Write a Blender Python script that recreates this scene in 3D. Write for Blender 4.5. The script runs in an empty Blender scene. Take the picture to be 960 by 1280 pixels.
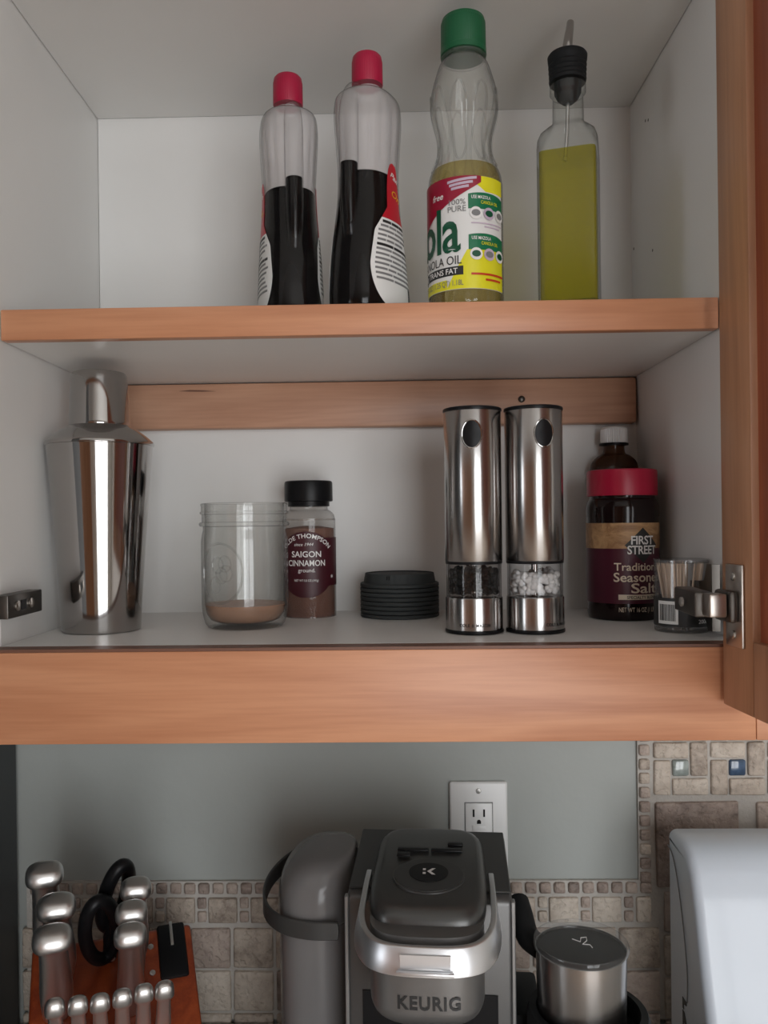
import bpy, bmesh, math, random
from mathutils import Vector, Matrix

random.seed(7)
SC = bpy.context.scene
COL = SC.collection
PI = math.pi

# ------------------------------------------------------------------ camera
CZ = 1.52                                  # eye height, metres
F_PX, PU, PV, ROLL = 1040.0, 464.0, 650.0, 0.012
_n = Vector((23, 0, 1040)).normalized()
_x0 = Vector((1040, 0, -23)).normalized()
_y0 = Vector((0, 1, 0))
AX = math.cos(ROLL) * _x0 + math.sin(ROLL) * _y0      # world X in camera (right, up, forward)
AZ = math.cos(ROLL) * _y0 - math.sin(ROLL) * _x0
AY = _n
cam_d = bpy.data.cameras.new('camera')
cam = bpy.data.objects.new('camera', cam_d)
COL.objects.link(cam)
right = Vector((AX[0], AY[0], AZ[0]))
up = Vector((AX[1], AY[1], AZ[1]))
fwd = Vector((AX[2], AY[2], AZ[2]))
m = Matrix((right, up, -fwd)).transposed().to_4x4()
m.translation = (0, 0, CZ)
cam.matrix_world = m
cam_d.sensor_width = 36
cam_d.sensor_fit = 'AUTO'
cam_d.lens = F_PX * 36 / 1280
cam_d.shift_x = -(PU - 480) / 1280
cam_d.shift_y = (PV - 640) / 1280
cam_d.clip_start = 0.02
SC.camera = cam


def at(u, v, d):
    """point on the vertical plane Y = d that the photograph shows at pixel (u, v)"""
    r = Vector(((u - PU) / F_PX, -(v - PV) / F_PX, 1))
    w = Vector((AX.dot(r), AY.dot(r), AZ.dot(r)))
    w *= d / w.y
    return Vector((w.x, w.y, w.z + CZ))


# ------------------------------------------------------------------ light and exposure
SC.view_settings.view_transform = 'Standard'
SC.view_settings.look = 'None'
SC.view_settings.gamma = 1
SC.view_settings.use_curve_mapping = False
SC.view_settings.exposure = -0.13
SC.cycles.use_denoising = True
SC.cycles.transparent_max_bounces = 24
SC.cycles.max_bounces = 10
SC.cycles.sample_clamp_indirect = 4
world = bpy.data.worlds.new('sky')
SC.world = world
world.use_nodes = True
world.node_tree.nodes['Background'].inputs[0].default_value = (0.62, 0.78, 1.0, 1)
world.node_tree.nodes['Background'].inputs[1].default_value = 1.0
WIN = dict(x0=.15, x1=1.75, z0=.12, z1=2.25, y=-2.0)          # unseen glazing behind the camera, invented door-high to supply light
FILL_WIN = dict(y0=-1.5, y1=-.3, z0=.95, z1=2.1, x=-2.6)         # invented opening in the left-hand wall, for fill light


def daylight(name, loc, rot, sx, sy, power, col):
    l = bpy.data.lights.new(name, 'AREA')
    l.shape = 'RECTANGLE'
    l.size, l.size_y, l.energy, l.color = sx, sy, power, col
    o = bpy.data.objects.new(name, l)
    COL.objects.link(o)
    o.location, o.rotation_euler = loc, rot


daylight('unseen_rear_daylight', ((WIN['x0'] + WIN['x1']) / 2, WIN['y'] - .10, (WIN['z0'] + WIN['z1']) / 2), (PI / 2, 0, 0),
         WIN['x1'] - WIN['x0'], WIN['z1'] - WIN['z0'], 56, (1.0, .99, .97))
daylight('added_side_fill', (FILL_WIN['x'] - .08, (FILL_WIN['y0'] + FILL_WIN['y1']) / 2, (FILL_WIN['z0'] + FILL_WIN['z1']) / 2), (PI / 2, 0, -PI / 2),
         FILL_WIN['y1'] - FILL_WIN['y0'], FILL_WIN['z1'] - FILL_WIN['z0'], 17, (.96, .98, 1.0))  # added fill from the side, no such window is known

# ------------------------------------------------------------------ materials
def lin(r, g, b):
    f = lambda c: (c / 12.92 if c <= .04045 else ((c + .055) / 1.055) ** 2.4)
    return (f(r / 255), f(g / 255), f(b / 255), 1)


def newmat(name):
    m = bpy.data.materials.new(name)
    m.use_nodes = True
    nt = m.node_tree
    return m, nt, nt.nodes['Principled BSDF']


def N(nt, t, **kw):
    n = nt.nodes.new(t)
    for k, v in kw.items():
        setattr(n, k, v)
    return n


def plain(name, col, rough=.5, metal=0, bump=0, bscale=200, var=0, spec=.5, coat=0, vscale=8):
    m, nt, b = newmat(name)
    b.inputs['Base Color'].default_value = col
    b.inputs['Roughness'].default_value = rough
    b.inputs['Metallic'].default_value = metal
    b.inputs['Specular IOR Level'].default_value = spec
    b.inputs['Coat Weight'].default_value = coat
    b.inputs['Coat Roughness'].default_value = .08
    tc = N(nt, 'ShaderNodeTexCoord')
    if var:
        n = N(nt, 'ShaderNodeTexNoise')
        n.inputs['Scale'].default_value = vscale
        n.inputs['Detail'].default_value = 5
        nt.links.new(tc.outputs['Object'], n.inputs['Vector'])
        r = N(nt, 'ShaderNodeMapRange')
        r.inputs[1].default_value = .3
        r.inputs[2].default_value = .7
        r.inputs[3].default_value = 1 - var
        r.inputs[4].default_value = 1 + var
        nt.links.new(n.outputs['Fac'], r.inputs[0])
        mx = N(nt, 'ShaderNodeMix', data_type='RGBA', blend_type='MULTIPLY')
        mx.inputs[0].default_value = 1
        mx.inputs[6].default_value = col
        nt.links.new(r.outputs[0], mx.inputs[7])
        nt.links.new(mx.outputs[2], b.inputs['Base Color'])
    if bump:
        n = N(nt, 'ShaderNodeTexNoise')
        n.inputs['Scale'].default_value = bscale
        n.inputs['Detail'].default_value = 4
        nt.links.new(tc.outputs['Object'], n.inputs['Vector'])
        bp = N(nt, 'ShaderNodeBump')
        bp.inputs['Strength'].default_value = bump
        bp.inputs['Distance'].default_value = .002
        nt.links.new(n.outputs['Fac'], bp.inputs['Height'])
        nt.links.new(bp.outputs[0], b.inputs['Normal'])
    return m


def wood(name, c1, c2, axis=0, rough=.42, scale=1.0, coat=.15):
    """grain runs along the given local axis"""
    m, nt, b = newmat(name)
    tc = N(nt, 'ShaderNodeTexCoord')
    mp = N(nt, 'ShaderNodeMapping')
    s = [9 * scale, 9 * scale, 9 * scale]
    s[axis] = 1.1 * scale
    mp.inputs['Scale'].default_value = s
    nt.links.new(tc.outputs['Object'], mp.inputs['Vector'])
    n1 = N(nt, 'ShaderNodeTexNoise')
    n1.inputs['Scale'].default_value = 1.6
    n1.inputs['Detail'].default_value = 3
    n1.inputs['Distortion'].default_value = .8
    nt.links.new(mp.outputs[0], n1.inputs['Vector'])
    mp2 = N(nt, 'ShaderNodeMapping')
    s2 = [160 * scale] * 3
    s2[axis] = 7 * scale
    mp2.inputs['Scale'].default_value = s2
    nt.links.new(tc.outputs['Object'], mp2.inputs['Vector'])
    n2 = N(nt, 'ShaderNodeTexNoise')
    n2.inputs['Scale'].default_value = 2.2
    n2.inputs['Detail'].default_value = 6
    nt.links.new(mp2.outputs[0], n2.inputs['Vector'])
    mult = N(nt, 'ShaderNodeMath', operation='MULTIPLY')
    mult.inputs[1].default_value = 7.0
    nt.links.new(n1.outputs['Fac'], mult.inputs[0])
    fr = N(nt, 'ShaderNodeMath', operation='PINGPONG')
    fr.inputs[1].default_value = 1
    nt.links.new(mult.outputs[0], fr.inputs[0])
    mixf = N(nt, 'ShaderNodeMix', data_type='FLOAT')
    mixf.inputs[0].default_value = .5
    nt.links.new(fr.outputs[0], mixf.inputs[2])
    nt.links.new(n2.outputs['Fac'], mixf.inputs[3])
    cr = N(nt, 'ShaderNodeValToRGB')
    cr.color_ramp.elements[0].position = .22
    cr.color_ramp.elements[0].color = c2
    cr.color_ramp.elements[1].position = .74
    cr.color_ramp.elements[1].color = c1
    nt.links.new(mixf.outputs[0], cr.inputs[0])
    nt.links.new(cr.outputs[0], b.inputs['Base Color'])
    b.inputs['Roughness'].default_value = rough
    b.inputs['Coat Weight'].default_value = coat
    b.inputs['Coat Roughness'].default_value = .25
    bp = N(nt, 'ShaderNodeBump')
    bp.inputs['Strength'].default_value = .12
    bp.inputs['Distance'].default_value = .001
    nt.links.new(n2.outputs['Fac'], bp.inputs['Height'])
    nt.links.new(bp.outputs[0], b.inputs['Normal'])
    return m


def steel(name, col, rough, brush=None, aniso=0.0):
    """brush: axis along which the brushing runs ('Z' or 'R' round the part)"""
    m, nt, b = newmat(name)
    b.inputs['Base Color'].default_value = col
    b.inputs['Metallic'].default_value = 1
    b.inputs['Roughness'].default_value = rough
    if brush:
        tc = N(nt, 'ShaderNodeTexCoord')
        mp = N(nt, 'ShaderNodeMapping')
        mp.inputs['Scale'].default_value = (9, 9, 1500) if brush == 'R' else (1200, 1200, 8)
        nt.links.new(tc.outputs['Object'], mp.inputs['Vector'])
        n = N(nt, 'ShaderNodeTexNoise')
        n.inputs['Scale'].default_value = 1
        n.inputs['Detail'].default_value = 3
        nt.links.new(mp.outputs[0], n.inputs['Vector'])
        r = N(nt, 'ShaderNodeMapRange')
        r.inputs[3].default_value = rough * .8
        r.inputs[4].default_value = rough * 1.25
        nt.links.new(n.outputs['Fac'], r.inputs[0])
        nt.links.new(r.outputs[0], b.inputs['Roughness'])
    if aniso:
        b.inputs['Anisotropic'].default_value = aniso
        b.inputs['Anisotropic Rotation'].default_value = .25
        t = N(nt, 'ShaderNodeTangent', direction_type='RADIAL', axis='Z')
        nt.links.new(t.outputs[0], b.inputs['Tangent'])
    return m


def clear(name, tint=(.95, .96, .96), haze=.05, rough=.04, ior=1.45, hazecol=(.8, .8, .8), edge=.45):
    """clear thin-walled plastic or glass: see-through with a Fresnel gloss and a little haze"""
    m = bpy.data.materials.new(name)
    m.use_nodes = True
    nt = m.node_tree
    nt.nodes.clear()
    out = N(nt, 'ShaderNodeOutputMaterial')
    tr = N(nt, 'ShaderNodeBsdfTransparent')
    tr.inputs[0].default_value = (*tint, 1)
    df = N(nt, 'ShaderNodeBsdfDiffuse')
    df.inputs[0].default_value = (*hazecol, 1)
    m1 = N(nt, 'ShaderNodeMixShader')
    m1.inputs[0].default_value = haze
    nt.links.new(tr.outputs[0], m1.inputs[1])
    nt.links.new(df.outputs[0], m1.inputs[2])
    gl = N(nt, 'ShaderNodeBsdfGlossy')
    gl.inputs['Roughness'].default_value = rough
    lw = N(nt, 'ShaderNodeLayerWeight')
    lw.inputs[0].default_value = .5
    pw = N(nt, 'ShaderNodeMath', operation='POWER')
    pw.inputs[1].default_value = 5
    nt.links.new(lw.outputs['Facing'], pw.inputs[0])
    f0 = ((ior - 1) / (ior + 1)) ** 2
    mu = N(nt, 'ShaderNodeMath', operation='MULTIPLY_ADD')      # Schlick's Fresnel, the same from both sides of the wall
    mu.inputs[1].default_value = (1 - f0) * .8
    mu.inputs[2].default_value = f0
    nt.links.new(pw.outputs[0], mu.inputs[0])
    p2 = N(nt, 'ShaderNodeMath', operation='POWER')             # longer path through the wall where it is seen edge-on
    p2.inputs[1].default_value = 3.5
    nt.links.new(lw.outputs['Facing'], p2.inputs[0])
    mc_ = N(nt, 'ShaderNodeMix', data_type='RGBA')
    mc_.inputs[6].default_value = (*tint, 1)
    mc_.inputs[7].default_value = (*[edge * c for c in tint], 1)
    nt.links.new(p2.outputs[0], mc_.inputs[0])
    nt.links.new(mc_.outputs[2], tr.inputs[0])
    m2 = N(nt, 'ShaderNodeMixShader')
    nt.links.new(mu.outputs[0], m2.inputs[0])
    nt.links.new(m1.outputs[0], m2.inputs[1])
    nt.links.new(gl.outputs[0], m2.inputs[2])
    nt.links.new(m2.outputs[0], out.inputs[0])
    return m


M = {}
M['melamine'] = plain('white_melamine', (.76, .75, .73, 1), .38, bump=.03, bscale=900, var=.015)
M['wood_x'] = wood('alder_wood_across', lin(208, 148, 111), lin(184, 122, 87), 0)
M['wood_z'] = wood('alder_wood_upright_shaded', lin(180, 130, 96), lin(156, 108, 78), 2)  # deeper than the across-grain wood, the door's shade put into its colour
M['wood_rail'] = wood('pale_wood', lin(206, 160, 132), lin(184, 138, 112), 0)
M['wood_panel'] = wood('red_panel_wood', lin(164, 88, 58), lin(138, 68, 44), 2)
M['wood_dark'] = plain('shelf_edge_band', lin(112, 76, 60), .5)
M['paint'] = plain('grey_green_paint', (.40, .42, .40, 1), .55, bump=.25, bscale=45, var=.03)
M['grout'] = plain('grout', (.52, .49, .45, 1), .9, bump=.6, bscale=260, var=.06, vscale=30)
M['dark_panel'] = plain('charcoal_panel', (.035, .04, .042, 1), .5)
M['counter'] = plain('stone_counter', (.50, .48, .45, 1), .3, var=.25, vscale=60)  # unseen top, made pale to bounce light onto the undersides
M['floor'] = wood('oak_floor', lin(226, 212, 196), lin(214, 196, 178), 1, .4, .5)  # unseen floor, invented pale to throw light upwards
M['ceil'] = plain('ceiling_white', (.8, .8, .78, 1), .9)
M['roomwall'] = plain('room_wall_paint', (.70, .68, .65, 1), .8)
M['black'] = plain('black_plastic', (.007, .007, .008, 1), .38, spec=.22)
M['black_matte'] = plain('black_rubber', (.011, .012, .013, 1), .6, spec=.2)
M['silicone'] = plain('dark_grey_silicone', (.042, .047, .048, 1), .6, spec=.25)
M['white_plastic'] = plain('white_plastic', (.80, .80, .79, 1), .3)
M['sky_cast_white'] = plain('sky_cast_white_plastic', (.66, .72, .80, 1), .34, coat=.25)  # bluish sky light mixed into the white base colour
M['white_ink'] = plain('white_print', (.82, .80, .78, 1), .5)
M['paper'] = plain('white_label_paper', (.78, .78, .76, 1), .45)
M['black_ink'] = plain('black_print', (.02, .02, .02, 1), .5)
M['grey_ink'] = plain('grey_print', (.20, .20, .20, 1), .5)
M['chrome'] = steel('polished_steel', (.42, .405, .395, 1), .085)
M['steel'] = steel('brushed_steel', (.46, .445, .435, 1), .22, 'R', .7)
M['steel_satin'] = steel('satin_steel', (.60, .60, .60, 1), .30)
M['hinge_metal'] = steel('nickel_hinge', (.52, .48, .44, 1), .28)
M['dark_metal'] = steel('dark_hinge_metal', (.12, .11, .10, 1), .38)
M['screw'] = steel('steel_screw', (.55, .53, .50, 1), .3)


def add(name, me, mat, parent=None, loc=None, rot=None, smooth=40):
    if smooth is not None:
        for p in me.polygons:
            p.use_smooth = True
        me.set_sharp_from_angle(angle=math.radians(smooth))
    if mat is not None and not me.materials:
        me.materials.append(M[mat] if isinstance(mat, str) else mat)
    o = bpy.data.objects.new(name, me)
    COL.objects.link(o)
    if parent is not None:
        o.parent = parent
    if loc is not None:
        o.location = loc
    if rot is not None:
        o.rotation_euler = rot
    return o


def tag(o, label, cat, group=None):
    o['label'] = label
    o['category'] = cat
    if group:
        o['group'] = group
    return o


def thing(name, label, cat, loc, rz=0, group=None, rot=None):
    o = bpy.data.objects.new(name, None)
    COL.objects.link(o)
    o.empty_display_size = .02
    o.location = loc
    o.rotation_euler = rot if rot else (0, 0, rz)
    return tag(o, label, cat, group)


def structure(o):
    o['kind'] = 'structure'
    return o


# ------------------------------------------------------------------ shapes (each returns a mesh)
def from_data(v, f, name='m'):
    me = bpy.data.meshes.new(name)
    me.from_pydata([tuple(a) for a in v], [], f)
    bm = bmesh.new()
    bm.from_mesh(me)
    bmesh.ops.recalc_face_normals(bm, faces=bm.faces)
    bm.to_mesh(me)
    bm.free()
    me.update()
    return me


def box(x0, x1, y0, y1, z0, z1, bev=0, seg=2):
    bm = bmesh.new()
    vs = [bm.verts.new((x, y, z)) for z in (z0, z1) for y in (y0, y1) for x in (x0, x1)]
    for f in ((0, 2, 3, 1), (4, 5, 7, 6), (0, 1, 5, 4), (2, 6, 7, 3), (0, 4, 6, 2), (1, 3, 7, 5)):
        bm.faces.new([vs[i] for i in f])
    if bev:
        bmesh.ops.bevel(bm, geom=bm.edges[:], offset=bev, segments=seg, affect='EDGES', profile=.5)
    bmesh.ops.recalc_face_normals(bm, faces=bm.faces)
    me = bpy.data.meshes.new('box')
    bm.to_mesh(me)
    bm.free()
    return me


def bevel_mesh(me, off, seg=2, ang=30):
    bm = bmesh.new()
    bm.from_mesh(me)
    ed = [e for e in bm.edges if len(e.link_faces) == 2 and e.calc_face_angle(0) > math.radians(ang)]
    bmesh.ops.bevel(bm, geom=ed, offset=off, segments=seg, affect='EDGES', profile=.5)
    bm.to_mesh(me)
    bm.free()
    return me


def join(*ms):
    bm = bmesh.new()
    for me in ms:
        bm.from_mesh(me)
    me = bpy.data.meshes.new('j')
    bm.to_mesh(me)
    bm.free()
    return me


def moved(me, loc=(0, 0, 0), rot=(0, 0, 0)):
    from mathutils import Euler
    me.transform(Matrix.Translation(loc) @ Euler(rot).to_matrix().to_4x4())
    return me


def lathe(prof, seg=64, cap=True, sx=1, sy=1):
    """prof: list of (radius, z); a closed solid of revolution about Z"""
    v, f = [], []
    n = len(prof)
    for r, z in prof:
        for k in range(seg):
            a = 2 * PI * k / seg
            v.append((r * math.sin(a) * sx, -r * math.cos(a) * sy, z))
    for i in range(n - 1):
        for k in range(seg):
            k2 = (k + 1) % seg
            f.append((i * seg + k, i * seg + k2, (i + 1) * seg + k2, (i + 1) * seg + k))
    if cap:
        f.append(tuple(range(seg - 1, -1, -1)))
        f.append(tuple((n - 1) * seg + k for k in range(seg)))
    return from_data(v, f)


def smooth_prof(pts, sub=5):
    """Catmull-Rom through rows of numbers"""
    out = []
    n = len(pts)
    for i in range(n - 1):
        p0, p1, p2, p3 = pts[max(i - 1, 0)], pts[i], pts[i + 1], pts[min(i + 2, n - 1)]
        for s in range(sub):
            t = s / sub
            out.append(tuple(.5 * (2 * b + (c - a) * t + (2 * a - 5 * b + 4 * c - d) * t * t + (3 * b - a - 3 * c + d) * t ** 3)
                             for a, b, c, d in zip(p0, p1, p2, p3)))
    out.append(tuple(pts[-1]))
    return out


def sup(a, half_x, half_y, n):
    s, c = math.sin(a), math.cos(a)
    return (half_x * math.copysign(abs(s) ** (2 / n), s), -half_y * math.copysign(abs(c) ** (2 / n), c))


class Loft:
    """stack of super-ellipses: rows (z, cx, cy, half_x, half_y, power)"""
    def __init__(self, rows, flute=None):
        self.rows = sorted(rows)
        self.flute = flute

    def row(self, z):
        R = self.rows
        if z <= R[0][0]:
            return R[0]
        for a, b in zip(R, R[1:]):
            if z <= b[0]:
                t = (z - a[0]) / max(b[0] - a[0], 1e-9)
                return tuple(p + (q - p) * t for p, q in zip(a, b))
        return R[-1]

    def pt(self, z, ang, off=0):
        _, cx, cy, hx, hy, n = self.row(z)
        k = 1 + (self.flute(z, ang) if self.flute else 0)
        x, y = sup(ang, hx * k + off, hy * k + off, n)
        return Vector((cx + x, cy + y, z))

    def mesh(self, z0=None, z1=None, off=0, seg=64, cap=True):
        zs = [r[0] for r in self.rows]
        z0 = zs[0] if z0 is None else z0
        z1 = zs[-1] if z1 is None else z1
        zl = [z0] + [z for z in zs if z0 + 1e-6 < z < z1 - 1e-6] + [z1]
        v, f = [], []
        for z in zl:
            for k in range(seg):
                v.append(self.pt(z, 2 * PI * k / seg, off))
        for i in range(len(zl) - 1):
            for k in range(seg):
                k2 = (k + 1) % seg
                f.append((i * seg + k, i * seg + k2, (i + 1) * seg + k2, (i + 1) * seg + k))
        if cap:
            f.append(tuple(range(seg - 1, -1, -1)))
            f.append(tuple((len(zl) - 1) * seg + k for k in range(seg)))
        return from_data(v, f)

    def patch(self, z0, z1, lo, hi, off=.0004, nz=24, na=24, thick=.0003):
        """a label wrapped on the surface; lo(z) and hi(z) are its side angles"""
        fl = lo if callable(lo) else (lambda z: lo)
        fh = hi if callable(hi) else (lambda z: hi)
        v, f = [], []
        W = na + 1
        for side in (0, 1):
            for i in range(nz + 1):
                z = z0 + (z1 - z0) * i / nz
                a, b = fl(z), fh(z)
                for k in range(na + 1):
                    v.append(self.pt(z, a + (b - a) * k / na, off - (thick if side else 0)))
        B = W * (nz + 1)
        for i in range(nz):
            for k in range(na):
                q = (i * W + k, i * W + k + 1, (i + 1) * W + k + 1, (i + 1) * W + k)
                f.append(q)
                f.append(tuple(B + j for j in reversed(q)))
        rim = [k for k in range(W)] + [i * W + na for i in range(1, nz + 1)] + [nz * W + k for k in range(na - 1, -1, -1)] + [i * W for i in range(nz - 1, 0, -1)]
        for a, b in zip(rim, rim[1:] + rim[:1]):
            f.append((b, a, B + a, B + b))
        return from_data(v, f)


def cyl(r, z0=0, z1=1, n=2):
    return Loft([(z0, 0, 0, r, r, n), (z1, 0, 0, r, r, n)])


def tube(path, r, seg=10, closed=False, flat=None):
    """round (or flat: (half_a, half_b) with a fixed side direction) bar along a path"""
    P = [Vector(p) for p in path]
    n = len(P)
    v, f = [], []
    prev = None
    for i, p in enumerate(P):
        if closed:
            t = (P[(i + 1) % n] - P[i - 1]).normalized()
        else:
            t = (P[min(i + 1, n - 1)] - P[max(i - 1, 0)]).normalized()
        if prev is None:
            a = t.orthogonal().normalized()
        else:
            a = (prev - t * prev.dot(t)).normalized()
        prev = a
        b = t.cross(a)
        rr = r(i / max(n - 1, 1)) if callable(r) else r
        for k in range(seg):
            g = 2 * PI * k / seg
            v.append(p + a * (rr * math.cos(g)) + b * (rr * math.sin(g)))
    lim = n if closed else n - 1
    for i in range(lim):
        j = (i + 1) % n
        for k in range(seg):
            k2 = (k + 1) % seg
            f.append((i * seg + k, i * seg + k2, j * seg + k2, j * seg + k))
    if not closed:
        f.append(tuple(range(seg - 1, -1, -1)))
        f.append(tuple((n - 1) * seg + k for k in range(seg)))
    return from_data(v, f)


def ribbon(path, side, hw, th):
    """flat strap along a path: half width hw along 'side', thickness th"""
    P = [Vector(p) for p in path]
    n = len(P)
    S = Vector(side).normalized()
    v, f = [], []
    for i, p in enumerate(P):
        t = (P[min(i + 1, n - 1)] - P[max(i - 1, 0)]).normalized()
        nn = t.cross(S).normalized()
        w = hw(i / (n - 1)) if callable(hw) else hw
        for sx, sn in ((-1, -1), (1, -1), (1, 1), (-1, 1)):
            v.append(p + S * (sx * w) + nn * (sn * th / 2))
    for i in range(n - 1):
        for k in range(4):
            k2 = (k + 1) % 4
            f.append((i * 4 + k, i * 4 + k2, i * 4 + 4 + k2, i * 4 + 4 + k))
    f += [(3, 2, 1, 0), tuple((n - 1) * 4 + k for k in range(4))]
    return from_data(v, f)


def prism(poly, z0, z1, plane='xz'):
    """poly extruded along the remaining axis"""
    n = len(poly)
    mk = {'xz': lambda a, b, c: (a, c, b), 'xy': lambda a, b, c: (a, b, c), 'yz': lambda a, b, c: (c, a, b)}[plane]
    v = [mk(a, b, z0) for a, b in poly] + [mk(a, b, z1) for a, b in poly]
    f = [tuple(range(n)), tuple(range(2 * n - 1, n - 1, -1))] + [(i, (i + 1) % n, n + (i + 1) % n, n + i) for i in range(n)]
    return from_data(v, f)


def letters(txt, size, bold=0.0, spacing=1.0, width=None, shear=0.0):
    """flat lettering as a mesh in the XY plane, centred on x, baseline at y = 0"""
    c = bpy.data.curves.new('t', 'FONT')
    c.body = txt
    c.size = size
    c.align_x = 'CENTER'
    c.offset = bold * size
    c.space_character = spacing
    c.resolution_u = 3
    c.shear = shear
    o = bpy.data.objects.new('t', c)
    COL.objects.link(o)
    dg = bpy.context.evaluated_depsgraph_get()
    me = bpy.data.meshes.new_from_object(o.evaluated_get(dg))
    bpy.data.objects.remove(o)
    bpy.data.curves.remove(c)
    me.materials.clear()
    if width and len(me.vertices):
        xs = [q.co.x for q in me.vertices]
        k = width / max(max(xs) - min(xs), 1e-6)
        mid = (max(xs) + min(xs)) / 2
        for q in me.vertices:
            q.co.x = (q.co.x - mid) * k
    return me


def wrap_letters(me, loft, z, ang, off=.0008, arc=None):
    """bends flat lettering onto a round surface; arc: radius of a curved baseline"""
    for q in me.vertices:
        x, y = q.co.x, q.co.y
        if arc:
            t = x / arc
            x, y = (arc + y) * math.sin(t), (arc + y) * math.cos(t) - arc
        rr = loft.row(z + y)
        if rr[5] > 3:                       # squarish section: lay the print on the flat front
            k = min(.999, abs(x + ang * rr[3]) / rr[3]) ** (rr[5] / 2)
            q.co = loft.pt(z + y, math.copysign(math.asin(k), x + ang * rr[3]), off)
        else:
            q.co = loft.pt(z + y, ang + x / max(rr[3], .004), off)
    return me


def copy_tree(o, parent=None):
    c = o.copy()
    COL.objects.link(c)
    if parent is not None:
        c.parent = parent
        c.matrix_parent_inverse = o.matrix_parent_inverse.copy()
    for ch in o.children:
        copy_tree(ch, c)
    return c


# ------------------------------------------------------------------ the setting
WALL = 1.03
XL, XR = -.351, .2955             # inside faces of the cabinet
SH_LO = CZ - .1095                # top of the lower shelf
SH_B, SH_T = CZ + .167, CZ + .194  # middle shelf
TOP = CZ + .494
DBACK = 1.009
DFRONT = .745
DAPRON = .72
COUNTER = .905


def st(name, me, mat, parent=None):
    o = add(name, me, mat, parent, smooth=None)
    if parent is None:
        structure(o)
    return o


st('floor', box(-2.6, 2.6, -2.2, 1.15, -.1, 0), 'floor')
st('ceiling', box(-2.6, 2.6, -2.2, 1.15, 2.55, 2.65), 'ceil')
wall_back = st('wall_back', box(-2.6, 2.6, WALL, 1.15, 0, 2.55), 'paint')
W = FILL_WIN
st('wall_left', join(box(-2.7, -2.6, -2.2, W['y0'], 0, 2.55), box(-2.7, -2.6, W['y1'], 1.15, 0, 2.55),
                     box(-2.7, -2.6, W['y0'], W['y1'], 0, W['z0']), box(-2.7, -2.6, W['y0'], W['y1'], W['z1'], 2.55)), 'roomwall')
st('wall_right', box(2.6, 2.7, -2.2, 1.15, 0, 2.55), 'roomwall')
W = WIN
st('wall_rear', join(box(-2.6, W['x0'], -2.12, W['y'], 0, 2.55), box(W['x1'], 2.6, -2.12, W['y'], 0, 2.55),
                     box(W['x0'], W['x1'], -2.12, W['y'], 0, W['z0']), box(W['x0'], W['x1'], -2.12, W['y'], W['z1'], 2.55)), 'roomwall')
win = st('window_1', join(box(W['x0'], W['x0'] + .05, -2.06, -2.0, W['z0'], W['z1']), box(W['x1'] - .05, W['x1'], -2.06, -2.0, W['z0'], W['z1']),
                          box(W['x0'] + .05, W['x1'] - .05, -2.06, -2.0, W['z0'], W['z0'] + .05), box(W['x0'] + .05, W['x1'] - .05, -2.06, -2.0, W['z1'] - .05, W['z1']),
                          box(.92, .98, -2.06, -2.0, W['z0'] + .05, W['z1'] - .05)), 'white_plastic')  # unseen frame round the invented rear glazing

# ---- splashback: grout bed with every tile a piece of its own (1 mm on the wall is about 1 pixel of the photograph)
KX = WALL / 1040


def wx(u):
    return (u - 487) * KX * .999


def wz(v):
    return CZ - (v - 650) * KX


def stone(name, c1, c2, c3):
    m, nt, b = newmat(name)
    tc = N(nt, 'ShaderNodeTexCoord')
    oi = N(nt, 'ShaderNodeObjectInfo')
    vm = N(nt, 'ShaderNodeVectorMath', operation='ADD')
    nt.links.new(tc.outputs['Object'], vm.inputs[0])
    nt.links.new(oi.outputs['Location'], vm.inputs[1])
    n = N(nt, 'ShaderNodeTexNoise')
    n.inputs['Scale'].default_value = 55
    n.inputs['Detail'].default_value = 8
    n.inputs['Roughness'].default_value = .68
    nt.links.new(vm.outputs[0], n.inputs['Vector'])
    ad = N(nt, 'ShaderNodeMath', operation='MULTIPLY_ADD')
    ad.inputs[1].default_value = .34
    nt.links.new(oi.outputs['Random'], ad.inputs[0])
    nt.links.new(n.outputs['Fac'], ad.inputs[2])
    cr = N(nt, 'ShaderNodeValToRGB')
    e = cr.color_ramp.elements
    e[0].position, e[0].color = .40, c3
    e[1].position, e[1].color = .86, c1
    x = e.new(.60)
    x.color = c2
    nt.links.new(ad.outputs[0], cr.inputs[0])
    nt.links.new(cr.outputs[0], b.inputs['Base Color'])
    b.inputs['Roughness'].default_value = .6
    n2 = N(nt, 'ShaderNodeTexNoise')
    n2.inputs['Scale'].default_value = 150
    n2.inputs['Detail'].default_value = 5
    nt.links.new(vm.outputs[0], n2.inputs['Vector'])
    r = N(nt, 'ShaderNodeMapRange')
    r.inputs[1].default_value, r.inputs[2].default_value = .34, .5
    nt.links.new(n2.outputs['Fac'], r.inputs[0])
    bp = N(nt, 'ShaderNodeBump')
    bp.inputs['Strength'].default_value = .55
    bp.inputs['Distance'].default_value = .002
    nt.links.new(r.outputs[0], bp.inputs['Height'])
    nt.links.new(bp.outputs[0], b.inputs['Normal'])
    return m


M['stone_lt'] = stone('pale_travertine', lin(214, 202, 188), lin(190, 176, 162), lin(150, 136, 124))
M['stone_dk'] = stone('brown_travertine', lin(190, 174, 162), lin(164, 147, 137), lin(126, 112, 104))
M['glass_tile_a'] = plain('pale_glass_tile', (.30, .34, .32, 1), .08, coat=.8, var=.4, vscale=90)
M['glass_tile_b'] = plain('blue_glass_tile', (.05, .09, .16, 1), .08, coat=.8, var=.5, vscale=90)
splash = add('backsplash', join(
    box(wx(790), 1.2, WALL - .0045, WALL - .0001, COUNTER, wz(868)),
    box(wx(25), wx(790), WALL - .0045, WALL - .0001, COUNTER, wz(1099))), 'grout', wall_back, smooth=None)
_tiles = {}


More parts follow.
